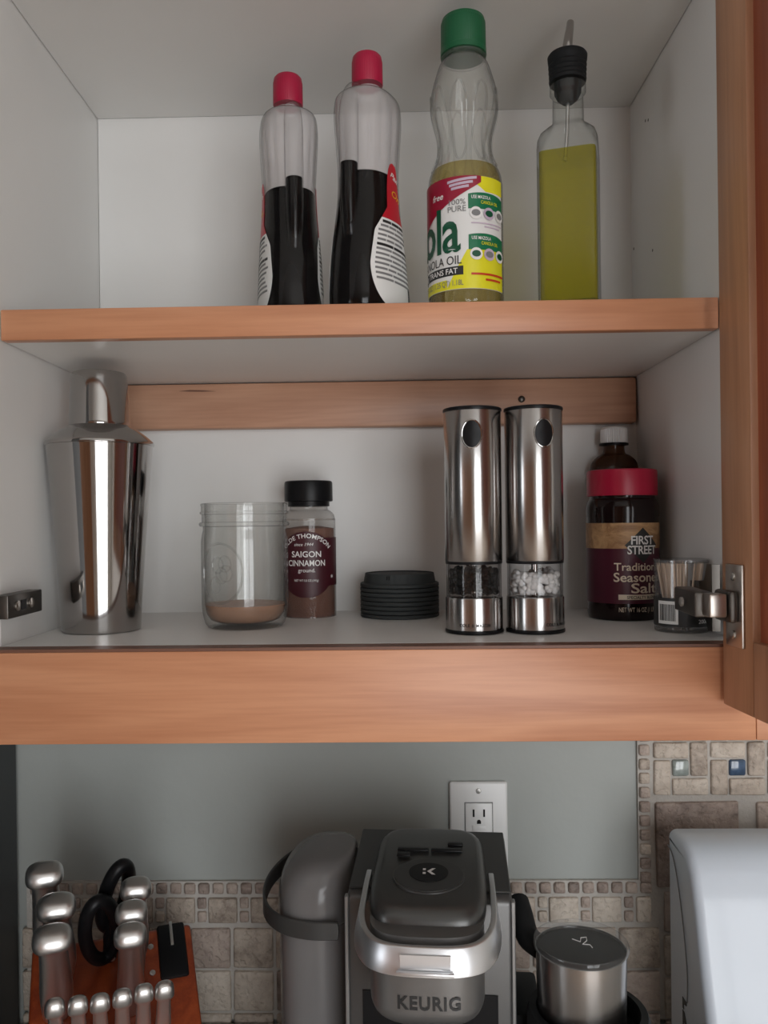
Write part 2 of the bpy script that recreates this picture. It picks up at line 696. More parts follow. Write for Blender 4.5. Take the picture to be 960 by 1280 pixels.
def tile(u0, u1, v0, v1, mat='stone_lt', proud=.0075, gap=0):
    w, h = abs(wx(u1) - wx(u0)), abs(wz(v0) - wz(v1))
    key = (round(w, 4), round(h, 4), mat, proud)
    if key not in _tiles:
        b = min(.0022, w * .18)
        me = box(-w / 2, w / 2, -proud, 0, -h / 2, h / 2, b, 2)
        for i, q in enumerate(me.vertices):      # tumbled, slightly uneven edges
            rr = random.Random(i * 7 + len(_tiles))
            q.co.x += rr.uniform(-.0004, .0004)
            q.co.z += rr.uniform(-.0004, .0004)
        for p in me.polygons:
            p.use_smooth = True
        me.materials.append(M[mat])
        _tiles[key] = me
    o = bpy.data.objects.new('glass_tile' if mat.startswith('glass') else 'tile', _tiles[key])
    COL.objects.link(o)
    o.parent = splash
    o.location = ((wx(u0) + wx(u1)) / 2, WALL - .001 + random.uniform(-.0006, .0006), (wz(v0) + wz(v1)) / 2)
    o.rotation_euler = (random.uniform(-.01, .01), random.uniform(-.02, .02), random.uniform(-.012, .012))


# column of small squares beside the painted panel, row of small squares beneath it
v = 879
while v < 1096:
    tile(791.5 + 0, 804.5, v, v + 13, 'stone_dk' if int(v) % 3 else 'stone_lt')
    v += 17.45
u = 791.5
while u > 30:
    tile(u, u + 13.5, 1101, 1114, 'stone_dk')
    u -= 17.7
# band of alternating squares and pairs of little squares
u = 732.0
while u > 20:
    tile(u, u + 36, 1119, 1150, 'stone_lt')
    tile(u + 39.5, u + 52 - 1.5, 1119, 1132, 'stone_dk' if random.random() < .6 else 'stone_lt')
    tile(u + 39.5, u + 52 - 1.5, 1136, 1149, 'stone_dk' if random.random() < .6 else 'stone_lt')
    u -= 53
tile(786, 804, 1119, 1150, 'stone_lt')
# field of square tiles below
v = 1157
while v < 1380:
    u = 765.0
    while u > 20:
        tile(u, u + 49, v, v + 49, random.choice(['stone_lt', 'stone_lt', 'stone_dk']))
        u -= 53.2
    v += 53.2
# right of the column: basket-weave band with glass squares, then large tiles
for k in range(6):
    b0 = 809.5 + 69.8 * k
    for row in (0, 1):
        y0 = 928 - 66.5 * row + 2
        tile(b0, b0 + 42.5, y0 - 1.5, y0 + 18, 'stone_lt')
        tile(b0 + 45.2, b0 + 66, y0 - 1.5, y0 + 40, 'stone_lt')
        tile(b0, b0 + 20, y0 + 20.5, y0 + 63.5, 'stone_lt')
        tile(b0 + 22.5, b0 + 42.5, y0 + 20, y0 + 40, 'glass_tile_a' if k % 2 == 0 else 'glass_tile_b', .0065)
        tile(b0 + 22.5, b0 + 66, y0 + 43, y0 + 63.5, 'stone_lt')
for k in range(4):
    tile(811 + 124 * k, 913 + 124 * k, 1002, 1106, 'stone_dk')
for k, v in enumerate((1113, 1166, 1219, 1272, 1325)):
    for j in range(6):
        tile(820 + 53.2 * j, 869 + 53.2 * j, v, v + 49, 'stone_dk' if (k + j) % 3 == 0 else 'stone_lt')

# ---- counter, base cabinets, side panel
tag(add('countertop', box(-.46, 1.6, .40, WALL - .011, COUNTER - .035, COUNTER, .004), 'counter'), 'speckled stone counter along the tiled wall', 'countertop')
bc = thing('base_cabinet', 'wooden base cabinet run under the stone counter', 'cabinet', (0, 0, 0))
add('carcass', box(-.46, 1.6, .44, WALL - .012, .1, COUNTER - .036), 'wood_z', bc)
for k in range(4):
    add('door', box(-.455 + .51 * k, .05 + .51 * k, .419, .439, .13, COUNTER - .05, .003), 'wood_z', bc)
add('toe_kick', box(-.46, 1.6, .5, WALL - .012, 0, .099), 'dark_panel', bc)
sp = add('tall_side_panel', box(-.62, -.4645, .42, WALL - .012, 0, 2.3, .002), 'dark_panel')
tag(sp, 'dark charcoal tall panel standing beside the knife block', 'panel')

# ---- opposite side of the kitchen (unseen, invented for reflections and bounce light)
oc = thing('opposite_cabinet', 'unseen tall wooden cupboards on the far side of the kitchen', 'cabinet', (0, 0, 0))
add('carcass', box(-2.5, -.35, -1.99, -1.5, .0, 2.2), 'wood_z', oc)
add('door', box(-2.45, -1.45, -1.5, -1.48, .1, 2.1, .003), 'wood_z', oc)
add('door', box(-1.42, -.4, -1.5, -1.48, .1, 2.1, .003), 'wood_z', oc)
# ------------------------------------------------------------------ the wall cabinet
cab = thing('wall_cabinet', 'open wall cabinet, white inside with wooden shelf edges and one door ajar', 'cabinet', (0, WALL, SH_LO))


def cpart(name, me, mat, smooth=40, parent=None):
    me.transform(Matrix.Translation((0, -WALL, -SH_LO)))
    return add(name, me, mat, parent or cab, smooth=smooth)


LB = .012                         # the right side bows outwards a little towards its foot
cpart('side_panel', box(XL - .018, XL, .741, WALL - .001, SH_LO - .02, TOP + .02), 'melamine', None)
sp_me = prism([(XR, TOP + .02), (XR + .018, TOP + .02), (XR + .018, SH_B), (XR + .018 + LB, SH_LO - .02), (XR + LB, SH_LO - .02), (XR, SH_B)], .741, WALL - .001, 'xz')
cpart('side_panel', sp_me, 'melamine', None)
cpart('back_panel', box(XL + .0006, XR + .012, DBACK, DBACK + .006, SH_LO, TOP), 'melamine', None)
cpart('top_panel', box(XL + .0008, XR - .0008, .741, DBACK - .0008, TOP, TOP + .018), 'melamine', None)
cpart('bottom_panel', box(XL + .0008, XR + LB - .0008, DAPRON + .021, DBACK + .006, SH_LO - .018, SH_LO), 'melamine', None)
msh = cpart('shelf', box(XL + .0012, XR - .0012, DFRONT + .012, DBACK - .001, SH_B, SH_T), 'melamine', None)
cpart('edge_strip', box(XL + .0012, XR - .0012, DFRONT, DFRONT + .0118, SH_B - .0005, SH_T + .0005, .0012), 'wood_x', parent=msh)
rail = cpart('hanging_rail', box(XL + .002, XR - .001, .991, DBACK - .0004, CZ + .1115, SH_B - .0008, .004), 'wood_rail')
cpart('screw', moved(lathe([(0.0006, -.001), (.0035, -.0008), (.004, .0005), (.003, .0015), (.0006, .0018)], 20), (.1581, .9898, CZ + .1413), (PI / 2, 0, 0)), 'dark_metal', parent=rail)
cpart('knot',
      moved(prism([(-.0225, .0004), (-.010, .0016), (.006, .0010), (.022, -.0004), (.006, -.0006), (-.010, -.0002)], -.0002, .0004, 'xz'), (-.2277, .9908, CZ + .1568)), 'wood_dark', parent=rail)
apron = cpart('valance', box(-.463, XR + .0165, DAPRON, DAPRON + .020, CZ - .1926, SH_LO - .0028, .001), 'wood_x')
cpart('edge_band', box(-.463, XR + .0165, DAPRON + .0008, DAPRON + .0205, SH_LO - .0027, SH_LO - .0002), 'wood_dark', parent=apron)
cpart('valance', box(XR + .0168, 1.0, DAPRON, DAPRON + .020, CZ - .1926, SH_LO - .0028, .001), 'wood_x')
for (u, v, d) in ((811, 150, .94), (806, 151, .95), (812, 313, .93), (794, 311, 1.0)):
    p = at(u, v, d)
    cpart('pin_hole', moved(lathe([(.0004, 0), (.0016, .0002), (.0016, .0004), (.0004, .0005)], 12), (XR + .0001, d, p.z), (0, -PI / 2, 0)), 'dark_metal')

# door, open a little past square, hinged on the right side
DH = at(904, 870, .714)
door_rz = math.radians(4)
DT = .021
ZB, ZT = at(906, 880, .714).z, 2.06
DW = .40
STW = .051
door = bpy.data.objects.new('door', None)
COL.objects.link(door)
door.parent = cab
door.location = (DH.x, .714 - WALL, ZB - SH_LO)
door.rotation_euler = (0, 0, door_rz)
H = ZT - ZB
# local: door runs towards -Y, inner face at x = 0 looking to -X, thickness towards +X
def stile(y0, y1, z0, z1, horiz=False):
    me = box(0, DT, y0, y1, z0, z1, .0015)
    return me
add('stile', stile(-STW, 0, 0, H), 'wood_z', door)
add('stile', stile(-DW, -DW + STW, 0, H), 'wood_z', door)
add('rail', stile(-DW + STW, -STW, 0, .060), 'wood_z', door)
add('rail', stile(-DW + STW, -STW, H - STW, H), 'wood_z', door)
add('panel', box(.0065, .0145, -DW + STW - .004, -STW + .004, .056, H - STW + .004), 'wood_panel', door, smooth=None)

# hinge on that door
hz = at(915, 755, .70).z
hinge = bpy.data.objects.new('hinge', None)
COL.objects.link(hinge)
hinge.parent = cab
hinge.location = (0, -WALL, hz - SH_LO)


def dpt(y, x=0, z=0):        # a point on the door's inner face in hinge space
    c, s = math.cos(door_rz), math.sin(door_rz)
    return Vector((DH.x + x * c - y * s, .714 + x * s + y * c, z))


def hpart(name, me, mat):
    return add(name, me, mat, hinge)


def door_box(y0, y1, x0, x1, z0, z1, bev):
    me = box(x0, x1, y0, y1, z0, z1, bev)
    me.transform(Matrix.Translation((DH.x, .714, 0)) @ Matrix.Rotation(door_rz, 4, 'Z'))
    return me


hpart('cup_flange', door_box(-.040, -.012, -.0032, -.0002, -.034, .034, .0014), 'hinge_metal')
for z in (-.024, .024):
    p = dpt(-.026, -.0035, z)
    hpart('screw', moved(lathe([(.0004, -.001), (.0036, -.0008), (.0036, .0006), (.0022, .0012), (.0004, .0012)], 16), p, (0, -PI / 2, 0)), 'screw')
hpart('cup', door_box(-.036, -.006, -.0105, -.0031, -.0135, .0125, .003), 'dark_metal')
a = dpt(-.030, -.0106)
hpart('arm', join(box(a.x - .015, a.x - .0005, a.y - .003, a.y + .014, -.009, .010, .0015)), 'hinge_metal')
hpart('arm', moved(box(-.008, .008, 0, .062, -.0105, .0105, .0018), (a.x - .0135, a.y + .012, 0), (0, 0, math.radians(-4))), 'dark_metal')
hpart('mounting_plate', prism([(.752, -.030), (.763, -.030), (.772, -.014), (.806, -.012), (.806, .012), (.772, .014), (.763, .030), (.752, .030)], XR - .0075, XR - .0004, 'yz'), 'dark_metal')
hpart('screw', moved(lathe([(.0004, -.001), (.0042, -.0008), (.0042, .0008), (.0026, .0016), (.0004, .0016)], 16), (a.x - .0225, a.y + .040, 0), (0, -PI / 2, 0)), 'screw')

# mounting arm of the missing left door's hinge, on the left side panel
p0 = at(18, 753, .775)
hl = bpy.data.objects.new('hinge', None)
COL.objects.link(hl)
hl.parent = cab
hl.location = (XL, -WALL, p0.z - SH_LO)
add('arm', box(.0004, .014, .726, .798, -.0105, .0105, .0012), 'dark_metal', hl)
add('slot', box(.0141, .0146, .752, .762, -.0045, .0045), 'black', hl)
for y in (.744, .772):
    add('screw', moved(lathe([(.0004, -.0005), (.0046, -.0004), (.0046, .0008), (.003, .0014), (.0004, .0014)], 16), (.0146, y, 0), (0, PI / 2, 0)), 'hinge_metal', hl)


# ------------------------------------------------------------------ upper shelf
M['syrup_plastic'] = clear('bottle_plastic', (.97, .97, .97), .004, .10, 1.33)
M['film'] = clear('cloudy_residue', (.93, .92, .92), .34, .3, 1.1, (.80, .77, .77), edge=.9)
M['syrup'] = plain('dark_syrup', (.004, .003, .003, 1), .10, spec=.12)
M['red_cap'] = plain('red_ribbed_plastic', lin(168, 14, 58), .4)
M['red_label'] = plain('red_label', lin(188, 28, 44), .4)
M['yellow_ink'] = plain('yellow_print', lin(232, 170, 40), .45)
M['clear_pet'] = clear('clear_pet', (.965, .97, .965), .015, .04, 1.5, edge=.3)
M['clear_glass'] = clear('clear_glass', (.95, .965, .955), .010, .02, 1.52, edge=.22)
M['clear_lid'] = clear('clear_plastic_lid', (.955, .96, .965), .04, .05, 1.5)
M['green_cap'] = plain('green_plastic', lin(6, 86, 50), .38)
M['oil_pale'] = clear('canola_oil', (.88, .80, .48), .18, .04, 1.2, (.40, .31, .10), edge=.7)
M['oil_olive'] = clear('olive_oil', (.84, .79, .13), .30, .03, 1.2, (.36, .32, .012), edge=.6)


def ribbed(r, z0, z1, n=48, dep=.0005, top=.0025):
    """screw cap with fine upright ribs"""
    fl = lambda z, a: (dep / r) * math.cos(a * n) if z0 + .001 < z < z1 - top else 0
    rows = [(z0, 0, 0, r * .98, r * .98, 2), (z0 + .0011, 0, 0, r, r, 2), (z1 - top - .0002, 0, 0, r * .985, r * .985, 2), (z1 - top, 0, 0, r * .98, r * .98, 2),
            (z1 - top * .35, 0, 0, r * .94, r * .94, 2), (z1, 0, 0, r * .82, r * .82, 2)]
    return Loft(rows, fl).mesh(seg=n * 4)


def syrup_bottle(loc, rz, label):
    b = thing('syrup_bottle', label, 'bottle', loc, rz, 'pair of syrup bottles')
    rows = [(0, 0, 0, .040, .026, 2.6), (.004, 0, 0, .0445, .0300, 2.6), (.02, 0, 0, .0450, .0315, 2.5), (.05, -.001, 0, .0420, .0305, 2.4), (.08, -.001, 0, .0375, .0290, 2.3),
            (.11, 0, 0, .0335, .0270, 2.3), (.135, 0, 0, .0325, .0262, 2.3), (.16, 0, 0, .0328, .0275, 2.4), (.185, 0, 0, .0340, .0288, 2.5), (.201, 0, 0, .0338, .0284, 2.5),
            (.2095, 0, 0, .0318, .0262, 2.4), (.2150, 0, 0, .0225, .0195, 2), (.2175, 0, 0, .0150, .0150, 2), (.228, 0, 0, .0140, .0140, 2)]
    rows = [tuple(r) for r in smooth_prof(rows, 4)]
    fl = lambda z, a: (-.045 * max(0, math.cos(a * 14)) * max(0, math.sin(PI * (z - .125) / .08)) if .125 < z < .205 else 0)
    L = Loft(rows, fl)
    body = add('bottle_body', L.mesh(seg=96), 'syrup_plastic', b)
    inner = Loft([(r[0], r[1], r[2], r[3] - .0012, r[4] - .0012, r[5]) for r in rows])
    add('syrup', inner.mesh(.0015, .132, seg=64), 'syrup', b)
    add('residue_film', Loft(rows, fl).mesh(.1325, .221, -.0013, 64, cap=False), 'film', b)
    # grip: a hollow moulded ridge that stands off the narrow side, its foot filled with syrup
    g = [(-.0335, 0, .070), (-.0352, 0, .10), (-.0350, 0, .13), (-.0345, 0, .165), (-.0335, 0, .19), (-.0265, 0, .2075), (-.018, 0, .2125)]
    path = [Vector(p) for p in smooth_prof(g, 5)]
    add('grip', tube(path, lambda t: .0092 * (1 - .25 * abs(2 * t - 1) ** 3), 18), 'syrup_plastic', b)
    k = [Vector(p) for p in smooth_prof([(-.0300, 0, .066), (-.0345, 0, .10), (-.0345, 0, .138)], 6)]
    add('grip_syrup', tube(k, lambda t: .0030 + .0052 * min(1, t * 1.6), 18), 'syrup', b)
    add('cap', moved(ribbed(.0149, 0, .029, 44, .00015, .006), (0, 0, .2245)), 'red_cap', b)
    # front-and-back label: red tongue above, white panel with small print below
    def half(z):
        if z > .100:
            t = (z - .100) / .044
            return .26 * math.sqrt(max(0, 1 - t ** 2.5)) + .01
        if z > .075:
            return .26 + (.100 - z) / .025 * .46
        if z > .045:
            return .72 + (.075 - z) / .03 * .12
        t = (.045 - z) / .042
        return .84 * math.sqrt(max(0, 1 - t ** 2.2)) + .01
    for side in (0, 1):
        c = PI * side
        for nm, z0, z1, mt in (('label_top', .088, .144, 'red_label'), ('label_panel', .0035, .0878, 'paper')):
            lp = add(nm, L.patch(z0, z1, lambda z: c - half(z), lambda z: c + half(z), .0007, 30, 20), mt, b)
            if mt == 'paper':
                rnd = random.Random(4)
                for i in range(13):
                    z = .0845 - i * .0046
                    w = half(z) * .84
                    x = -w
                    for wd in range(3):
                        e = min(w, x + rnd.uniform(.25, .6))
                        if e - x > .05 and z > .012:
                            add('print_line', L.patch(z - (.0015 if i in (0, 5) else .0010), z + .001, c + x, c + e - .03, .0010, 1, 6), 'black_ink' if i in (0, 5) else 'grey_ink', lp)
                        x = e
                if side == 0:
                    for i in range(12):
                        add('barcode_bar', L.patch(.014, .030, c + .42 + i * .022, c + .42 + i * .022 + (.006 if i % 3 else .012), .0010, 2, 1), 'black_ink', lp)
            else:
                t1 = letters('Pan', .0075, .01)
                t1.transform(Matrix.Rotation(-.5, 4, 'Z'))
                add('lettering', wrap_letters(t1, L, .128, c + .02, .0012), 'white_ink', lp)
                t2 = letters('Ori', .0090, .012)
                t2.transform(Matrix.Rotation(-.5, 4, 'Z'))
                add('lettering', wrap_letters(t2, L, .110, c + .05, .0012), 'yellow_ink', lp)
    return b


syrup_bottle((-.0165, .803, SH_T), math.radians(60), 'red-capped syrup bottle turned to show its white label with small print')
syrup_bottle((-.0975, .838, SH_T), math.radians(105), 'red-capped dark syrup bottle turned so its label is edge-on')


# ---- canola oil
M['mz_yellow'] = plain('yellow_label', lin(228, 222, 40), .35)
M['mz_green'] = plain('green_label', lin(16, 112, 74), .35)
M['mz_dkgreen'] = plain('dark_green_print', lin(6, 78, 52), .35)
M['mz_maroon'] = plain('maroon_label', lin(150, 24, 52), .35)
M['lilac'] = plain('lilac_print', lin(196, 178, 196), .4)
M['red_ink'] = plain('red_print', lin(200, 60, 30), .4)
cb = thing('canola_oil_bottle', 'clear plastic canola oil bottle with green cap and yellow and white label', 'bottle', (.0752, .790, SH_T), 0)
prof = [(0, .031), (.003, .0345), (.008, .0352), (.022, .0352), (.110, .0352), (.118, .0350), (.128, .0336), (.139, .0293), (.150, .0262), (.163, .0258), (.175, .0283), (.187, .0313),
        (.198, .0320), (.210, .0305), (.222, .0272), (.234, .0232), (.2395, .0195), (.2415, .0185), (.252, .0185)]
prof = smooth_prof(prof, 4)
fl = lambda z, a: (-.075 * max(0, math.cos(a * 9)) ** 1.5 * max(0, math.sin(PI * (z - .132) / .074)) if .132 < z < .206 else
                   (-.03 * max(0, math.cos(a * 11)) ** 2 * max(0, math.sin(PI * z / .026)) if z < .026 else 0))
CL = Loft([(z, 0, 0, r, r, 2) for z, r in prof], fl)
add('bottle_body', CL.mesh(seg=132), 'clear_pet', cb)
for k in range(9):
    ac_ = 2 * PI * (k + .5) / 9 + .1
    loop_ = [CL.pt(.171 + .036 * math.sin(t), ac_ + .26 * math.cos(t), .0002) for t in [2 * PI * i / 40 for i in range(40)]]
    add('grip_rib', tube(loop_, .0009, 6, closed=True), 'clear_pet', cb)
M['streak_film'] = clear('streak_haze', (.96, .96, .95), .10, .3, 1.1, (.85, .84, .80), edge=.9)  # added hazy skin whose shading imitates light streaks in the flutes
add('streak_film', Loft([(z, 0, 0, r, r, 2) for z, r in prof], fl).mesh(.134, .240, -.0013, 132, cap=False), 'streak_film', cb)
add('neck_ring', lathe([(.0182, .2405), (.0212, .2408), (.0212, .2424), (.0182, .2428)], 48), 'clear_pet', cb)
add('oil', Loft([(z, 0, 0, r - .0013, r - .0013, 2) for z, r in prof]).mesh(.002, .1335), 'oil_pale', cb)
add('cap', moved(ribbed(.0212, 0, .0345, 60, .00015, .005), (0, 0, .2450)), 'green_cap', cb)
add('cap_band', lathe([(.0195, .2435), (.0216, .2437), (.0216, .2490), (.0208, .2496)], 60), 'green_cap', cb)
LC = Loft([(r[0], 0, 0, r[3], r[3], 2) for r in CL.rows])
zl0, zl1 = .0147, .1170
lab = add('label', LC.patch(zl0, zl1, -2.6, 1.08, .0004, 12, 72), 'paper', cb)
add('yellow_field', LC.patch(.0150, .0500, lambda z: -.62 + 16 * (z - .015), 1.075, .0007, 12, 30), 'mz_yellow', lab)
add('yellow_field', LC.patch(.0150, .0240, -2.5, -.6, .0007, 4, 30), 'mz_yellow', lab)
add('yellow_field', LC.patch(.1030, .1168, lambda z: .45 - 40 * (z - .103), 1.075, .0007, 12, 30), 'mz_yellow', lab)


def banner(a0, a1, zb, zt, off=.0010):
    v, f = [], []
    n = 30
    for i in range(n + 1):
        a = a0 + (a1 - a0) * i / n
        for z in (zb(a), zt(a)):
            v.append(LC.pt(z, a, off))
    for i in range(n):
        f.append((2 * i, 2 * i + 2, 2 * i + 3, 2 * i + 1))
    return from_data(v, f)


add('banner', banner(-1.6, .32, lambda a: .1040 + .020 * a + .008 * max(0, a) ** 2, lambda a: min(.1169, .1169)), 'mz_maroon', lab)
for i in range(3):
    add('print_line', banner(-.55 + .05 * i, .20 - .10 * i, lambda a: .1130 - .0034 * i + .004 * a, lambda a: .1154 - .0034 * i + .004 * a, .0013), 'lilac', lab)
add('lettering', wrap_letters(letters('free', .0080, .012, shear=.2), LC, .0985, -.86, .0014), 'white_ink', lab)
add('lettering', wrap_letters(letters('100%', .0070, 0, width=.0150), LC, .0912, -.30, .0012), 'grey_ink', lab)
add('lettering', wrap_letters(letters('PURE', .0076, 0, width=.0165), LC, .0848, -.31, .0012), 'grey_ink', lab)
add('lettering', wrap_letters(letters('Mazola', .0580, .016, .95, width=.1100), LC, .0495, -.22 - .055 / .0352, .0012), 'mz_dkgreen', lab)
add('lettering', wrap_letters(letters('CANOLA OIL', .0112, 0, width=.054), LC, .0374, -.20 - .027 / .0352, .0012), 'black_ink', lab)
add('banner', LC.patch(.0275, .0355, -1.75, -.16, .0009, 2, 24), 'black_ink', lab)
add('lettering', wrap_letters(letters('0g TRANS FAT', .0070, .01, width=.042), LC, .0290, -.90, .0014), 'white_ink', lab)
add('lettering', wrap_letters(letters('40 FL OZ (1.25 QT) 1.18L', .0072, 0, width=.052), LC, .0180, -.90, .0014), 'grey_ink', lab)
for zc, mt in ((.0870, 'mz_yellow'), (.0500, 'mz_yellow')):
    add('panel', LC.patch(zc, zc + .0100, -.02, 1.07, .0009, 6, 24), 'mz_green', lab)
    add('panel_top', banner(-.02, 1.07, lambda a: zc + .0098, lambda a: zc + .0098 + .0050 * math.sqrt(max(0, 1 - ((a - .45) / .66) ** 2))), 'mz_green', lab)
    add('lettering', wrap_letters(letters('USE MAZOLA', .0042, .012, width=.0185), LC, zc + .0090, .32, .0014), 'white_ink', lab)
    add('lettering', wrap_letters(letters('CANOLA OIL', .0042, .008, width=.0180), LC, zc + .0045, .56, .0014), mt, lab)
    for k in range(3):
        a = .17 + k * .36
        dv = [LC.pt(zc - .0040 + .0056 * math.sin(t), a + .0056 * math.cos(t) / .0352, .0016) for t in [2 * PI * i / 20 for i in range(20)]]
        add('picture_dot', from_data(dv, [tuple(range(20))]), 'white_ink' if k != 1 else 'lilac', lab)
        dv = [LC.pt(zc - .0040 + .0030 * math.sin(t), a + .0040 * math.cos(t) / .0352, .0019) for t in [2 * PI * i / 12 for i in range(12)]]
        add('picture_food', from_data(dv, [tuple(range(12))]), 'grey_ink' if (k + (zc > .08)) % 2 else 'mz_dkgreen', lab)
    if zc > .08:
        for i in range(2):
            add('print_line', LC.patch(.0735 - .003 * i, .0745 - .003 * i, .05 + .35 * i, 1.0 - .1 * i, .0012, 1, 16), 'lilac', lab)
for i in range(2):
    add('print_line', LC.patch(.0270 - .0048 * i, .0288 - .0048 * i, .04 + .38 * i, 1.04 - .12 * i, .0014, 1, 16), 'red_ink', lab)

# ---- olive oil cruet
ct = thing('oil_cruet', 'square glass cruet of olive oil with a steel pouring spout', 'bottle', (.1742, .795, SH_T), math.radians(-16))
cr_rows = [(0, 0, 0, .0250, .0250, 10), (.002, 0, 0, .0280, .0280, 10), (.150, 0, 0, .0280, .0280, 10), (.158, 0, 0, .0276, .0276, 8), (.166, 0, 0, .0255, .0255, 5), (.173, 0, 0, .0205, .0205, 3),
           (.178, 0, 0, .0158, .0158, 2.2), (.182, 0, 0, .0146, .0146, 2), (.206, 0, 0, .0142, .0142, 2), (.209, 0, 0, .0168, .0168, 2), (.216, 0, 0, .0168, .0168, 2), (.218, 0, 0, .015, .015, 2)]
RL = Loft(cr_rows)
add('bottle_body', RL.mesh(seg=96), 'clear_glass', ct)
RI = Loft([(z, 0, 0, max(hx - .0020, .004), max(hy - .0020, .004), n) for z, _, _, hx, hy, n in cr_rows])
add('oil', RI.mesh(.007, .1475, seg=96), 'oil_olive', ct)
add('stopper', lathe([(.0055, .2000), (.0100, .2040), (.0125, .209), (.0130, .2185), (.0170, .2190), (.0176, .2215), (.0165, .2235), (.0176, .2255), (.0165, .2275), (.0178, .2300),
                      (.0165, .2320), (.0180, .2345), (.0168, .2365), (.0182, .2390), (.0186, .2440), (.0176, .2455), (.0040, .2460)], 48), 'black_matte', ct)
sppath = [Vector(p) for p in smooth_prof([(-.0005, 0, .240), (0, 0, .252), (.0010, .001, .262), (.0022, .004, .272), (.0028, .007, .2805)], 5)]
add('spout', tube(sppath, lambda t: .0052 - .0018 * t, 16), 'chrome', ct)
add('tube', tube([(0, 0, .202), (-.001, -.002, .170), (-.003, -.004, .144)], .0018, 10), 'steel_satin', ct)

# ------------------------------------------------------------------ lower shelf
# ---- cocktail shaker
sk = thing('cocktail_shaker', 'polished steel cocktail shaker with domed shoulder and cap', 'shaker', (-.2965, .848, SH_LO))
add('tumbler', lathe(smooth_prof([(.0365, 0), (.0384, .0012), (.0390, .004), (.0405, .03), (.0440, .08), (.0478, .13), (.0510, .170), (.0528, .1895)], 4) + [(.0515, .190)], 96), 'chrome', sk)
add('shoulder', lathe([(.0530, .1885), (.0541, .1890), (.0541, .1912)] + smooth_prof([(.0535, .1925), (.0480, .1975), (.0400, .2035), (.0330, .2075), (.0300, .2095), (.0290, .2110)], 4), 96), 'chrome', sk)
add('cap', lathe([(.0296, .2085), (.0302, .2090), (.0303, .2110), (.0300, .2125), (.0282, .2560), (.0276, .2605), (.0262, .2632), (.0235, .2640), (.02, .2642)], 96), 'chrome', sk)

# ---- mason jar with a little tan drink
M['jar_glass'] = clear('jar_glass', (.965, .97, .965), .02, .03, 1.5)
M['tan_drink'] = plain('tan_liquid', lin(172, 130, 104), .35, var=.08, vscale=60)
jr = thing('mason_jar', 'open glass mason jar with a shallow tan drink left in it', 'jar', (-.1520, .868, SH_LO))
jp = [(.0340, 0), (.0385, .0008), (.0415, .0050), (.0440, .0150), (.0450, .0260), (.0450, .0890), (.0440, .0960), (.0428, .1010), (.0428, .1045), (.0462, .1052), (.0470, .1072), (.0462, .1090), (.0440, .1096),
      (.0440, .1170), (.0458, .1180), (.0460, .1195), (.0446, .1206), (.0446, .1262), (.0452, .1272), (.0448, .1285), (.0430, .1290)]
inner = [(.0412, .1285), (.0410, .1000), (.0418, .0900), (.0420, .0260), (.0400, .0150), (.0360, .0085), (.0300, .0060)]
add('jar_body', lathe(jp + inner, 96), 'jar_glass', jr)
add('drink', lathe([(.0300, .0065), (.0358, .0090), (.0397, .0155), (.0416, .0235), (.0416, .0242), (.02, .0243)], 64), 'tan_drink', jr)
JL = cyl(.0450, .02, .095)
ring = [JL.pt(.058 + .030 * math.sin(t), -.42 + .55 * math.cos(t), .0003) for t in [2 * PI * i / 48 for i in range(48)]]
em = add('emblem', tube(ring, .0011, 6, closed=True), 'jar_glass', jr)
for k in range(5):
    c, zc = -.42 + .16 * math.cos(k * 1.9), .058 + .012 * math.sin(k * 2.4)
    rg = [JL.pt(zc + .008 * math.sin(t), c + .15 * math.cos(t), .0003) for t in [2 * PI * i / 24 for i in range(24)]]
    add('emblem_relief', tube(rg, .0008, 6, closed=True), 'jar_glass', em)

# ---- cinnamon
M['cinnamon'] = plain('cinnamon_powder', lin(112, 70, 54), .9, bump=.4, bscale=700, var=.12, vscale=40)
M['maroon_dk'] = plain('maroon_spice_label', lin(66, 18, 28), .45)
M['clear_spice'] = clear('spice_bottle_plastic', (.93, .92, .91), .06, .06, 1.45, (.7, .65, .6))
cn = thing('cinnamon_bottle', 'clear spice bottle of ground cinnamon with black cap and maroon label', 'spice bottle', (-.0935, .962, SH_LO))
cp = smooth_prof([(.0280, 0), (.0300, .0015), (.0306, .006), (.0306, .103), (.0304, .110), (.0290, .1165), (.0255, .1205), (.0225, .1225), (.0218, .1245), (.0218, .1340)], 3)
add('bottle_body', lathe(cp, 72), 'clear_spice', cn)
add('cinnamon', lathe([(max(r - .0016, .002), z + .0012) for r, z in cp if z < .1005] + [(.0288, .1010), (.012, .1035), (.002, .104)], 64), 'cinnamon', cn)
add('cap', join(lathe([(.0262, .1318), (.0276, .1322), (.0279, .1335), (.0277, .1530), (.0270, .1550), (.0255, .1556)], 72), lathe([(.0218, .1260), (.0240, .1265), (.0240, .1325), (.0225, .1326)], 64)), 'black', cn)
NL = cyl(.0306, 0, .13)
lb = add('label', NL.patch(.0235, .098, lambda z: -.02 - 1.16 * math.sqrt(max(0, 1 - ((z - .0605) / .0375) ** 2)), lambda z: -.02 + 1.16 * math.sqrt(max(0, 1 - ((z - .0605) / .0375) ** 2)), .0006, 40, 24), 'maroon_dk', cn)
add('label_band', NL.patch(.036, .0905, .3, 2.6, .0005, 4, 40), 'maroon_dk', cn)
add('lettering', wrap_letters(letters('OLDE THOMPSON', .0070, .012, 1.05), NL, .0905, -.02, .0011, arc=.0335), 'white_ink', lb)
add('lettering', wrap_letters(letters('since 1944', .0050, 0, shear=.3), NL, .0815, -.12, .0011), 'white_ink', lb)
add('lettering', wrap_letters(letters('SAIGON', .0094, .014, width=.0335), NL, .0690, -.02, .0011), 'white_ink', lb)
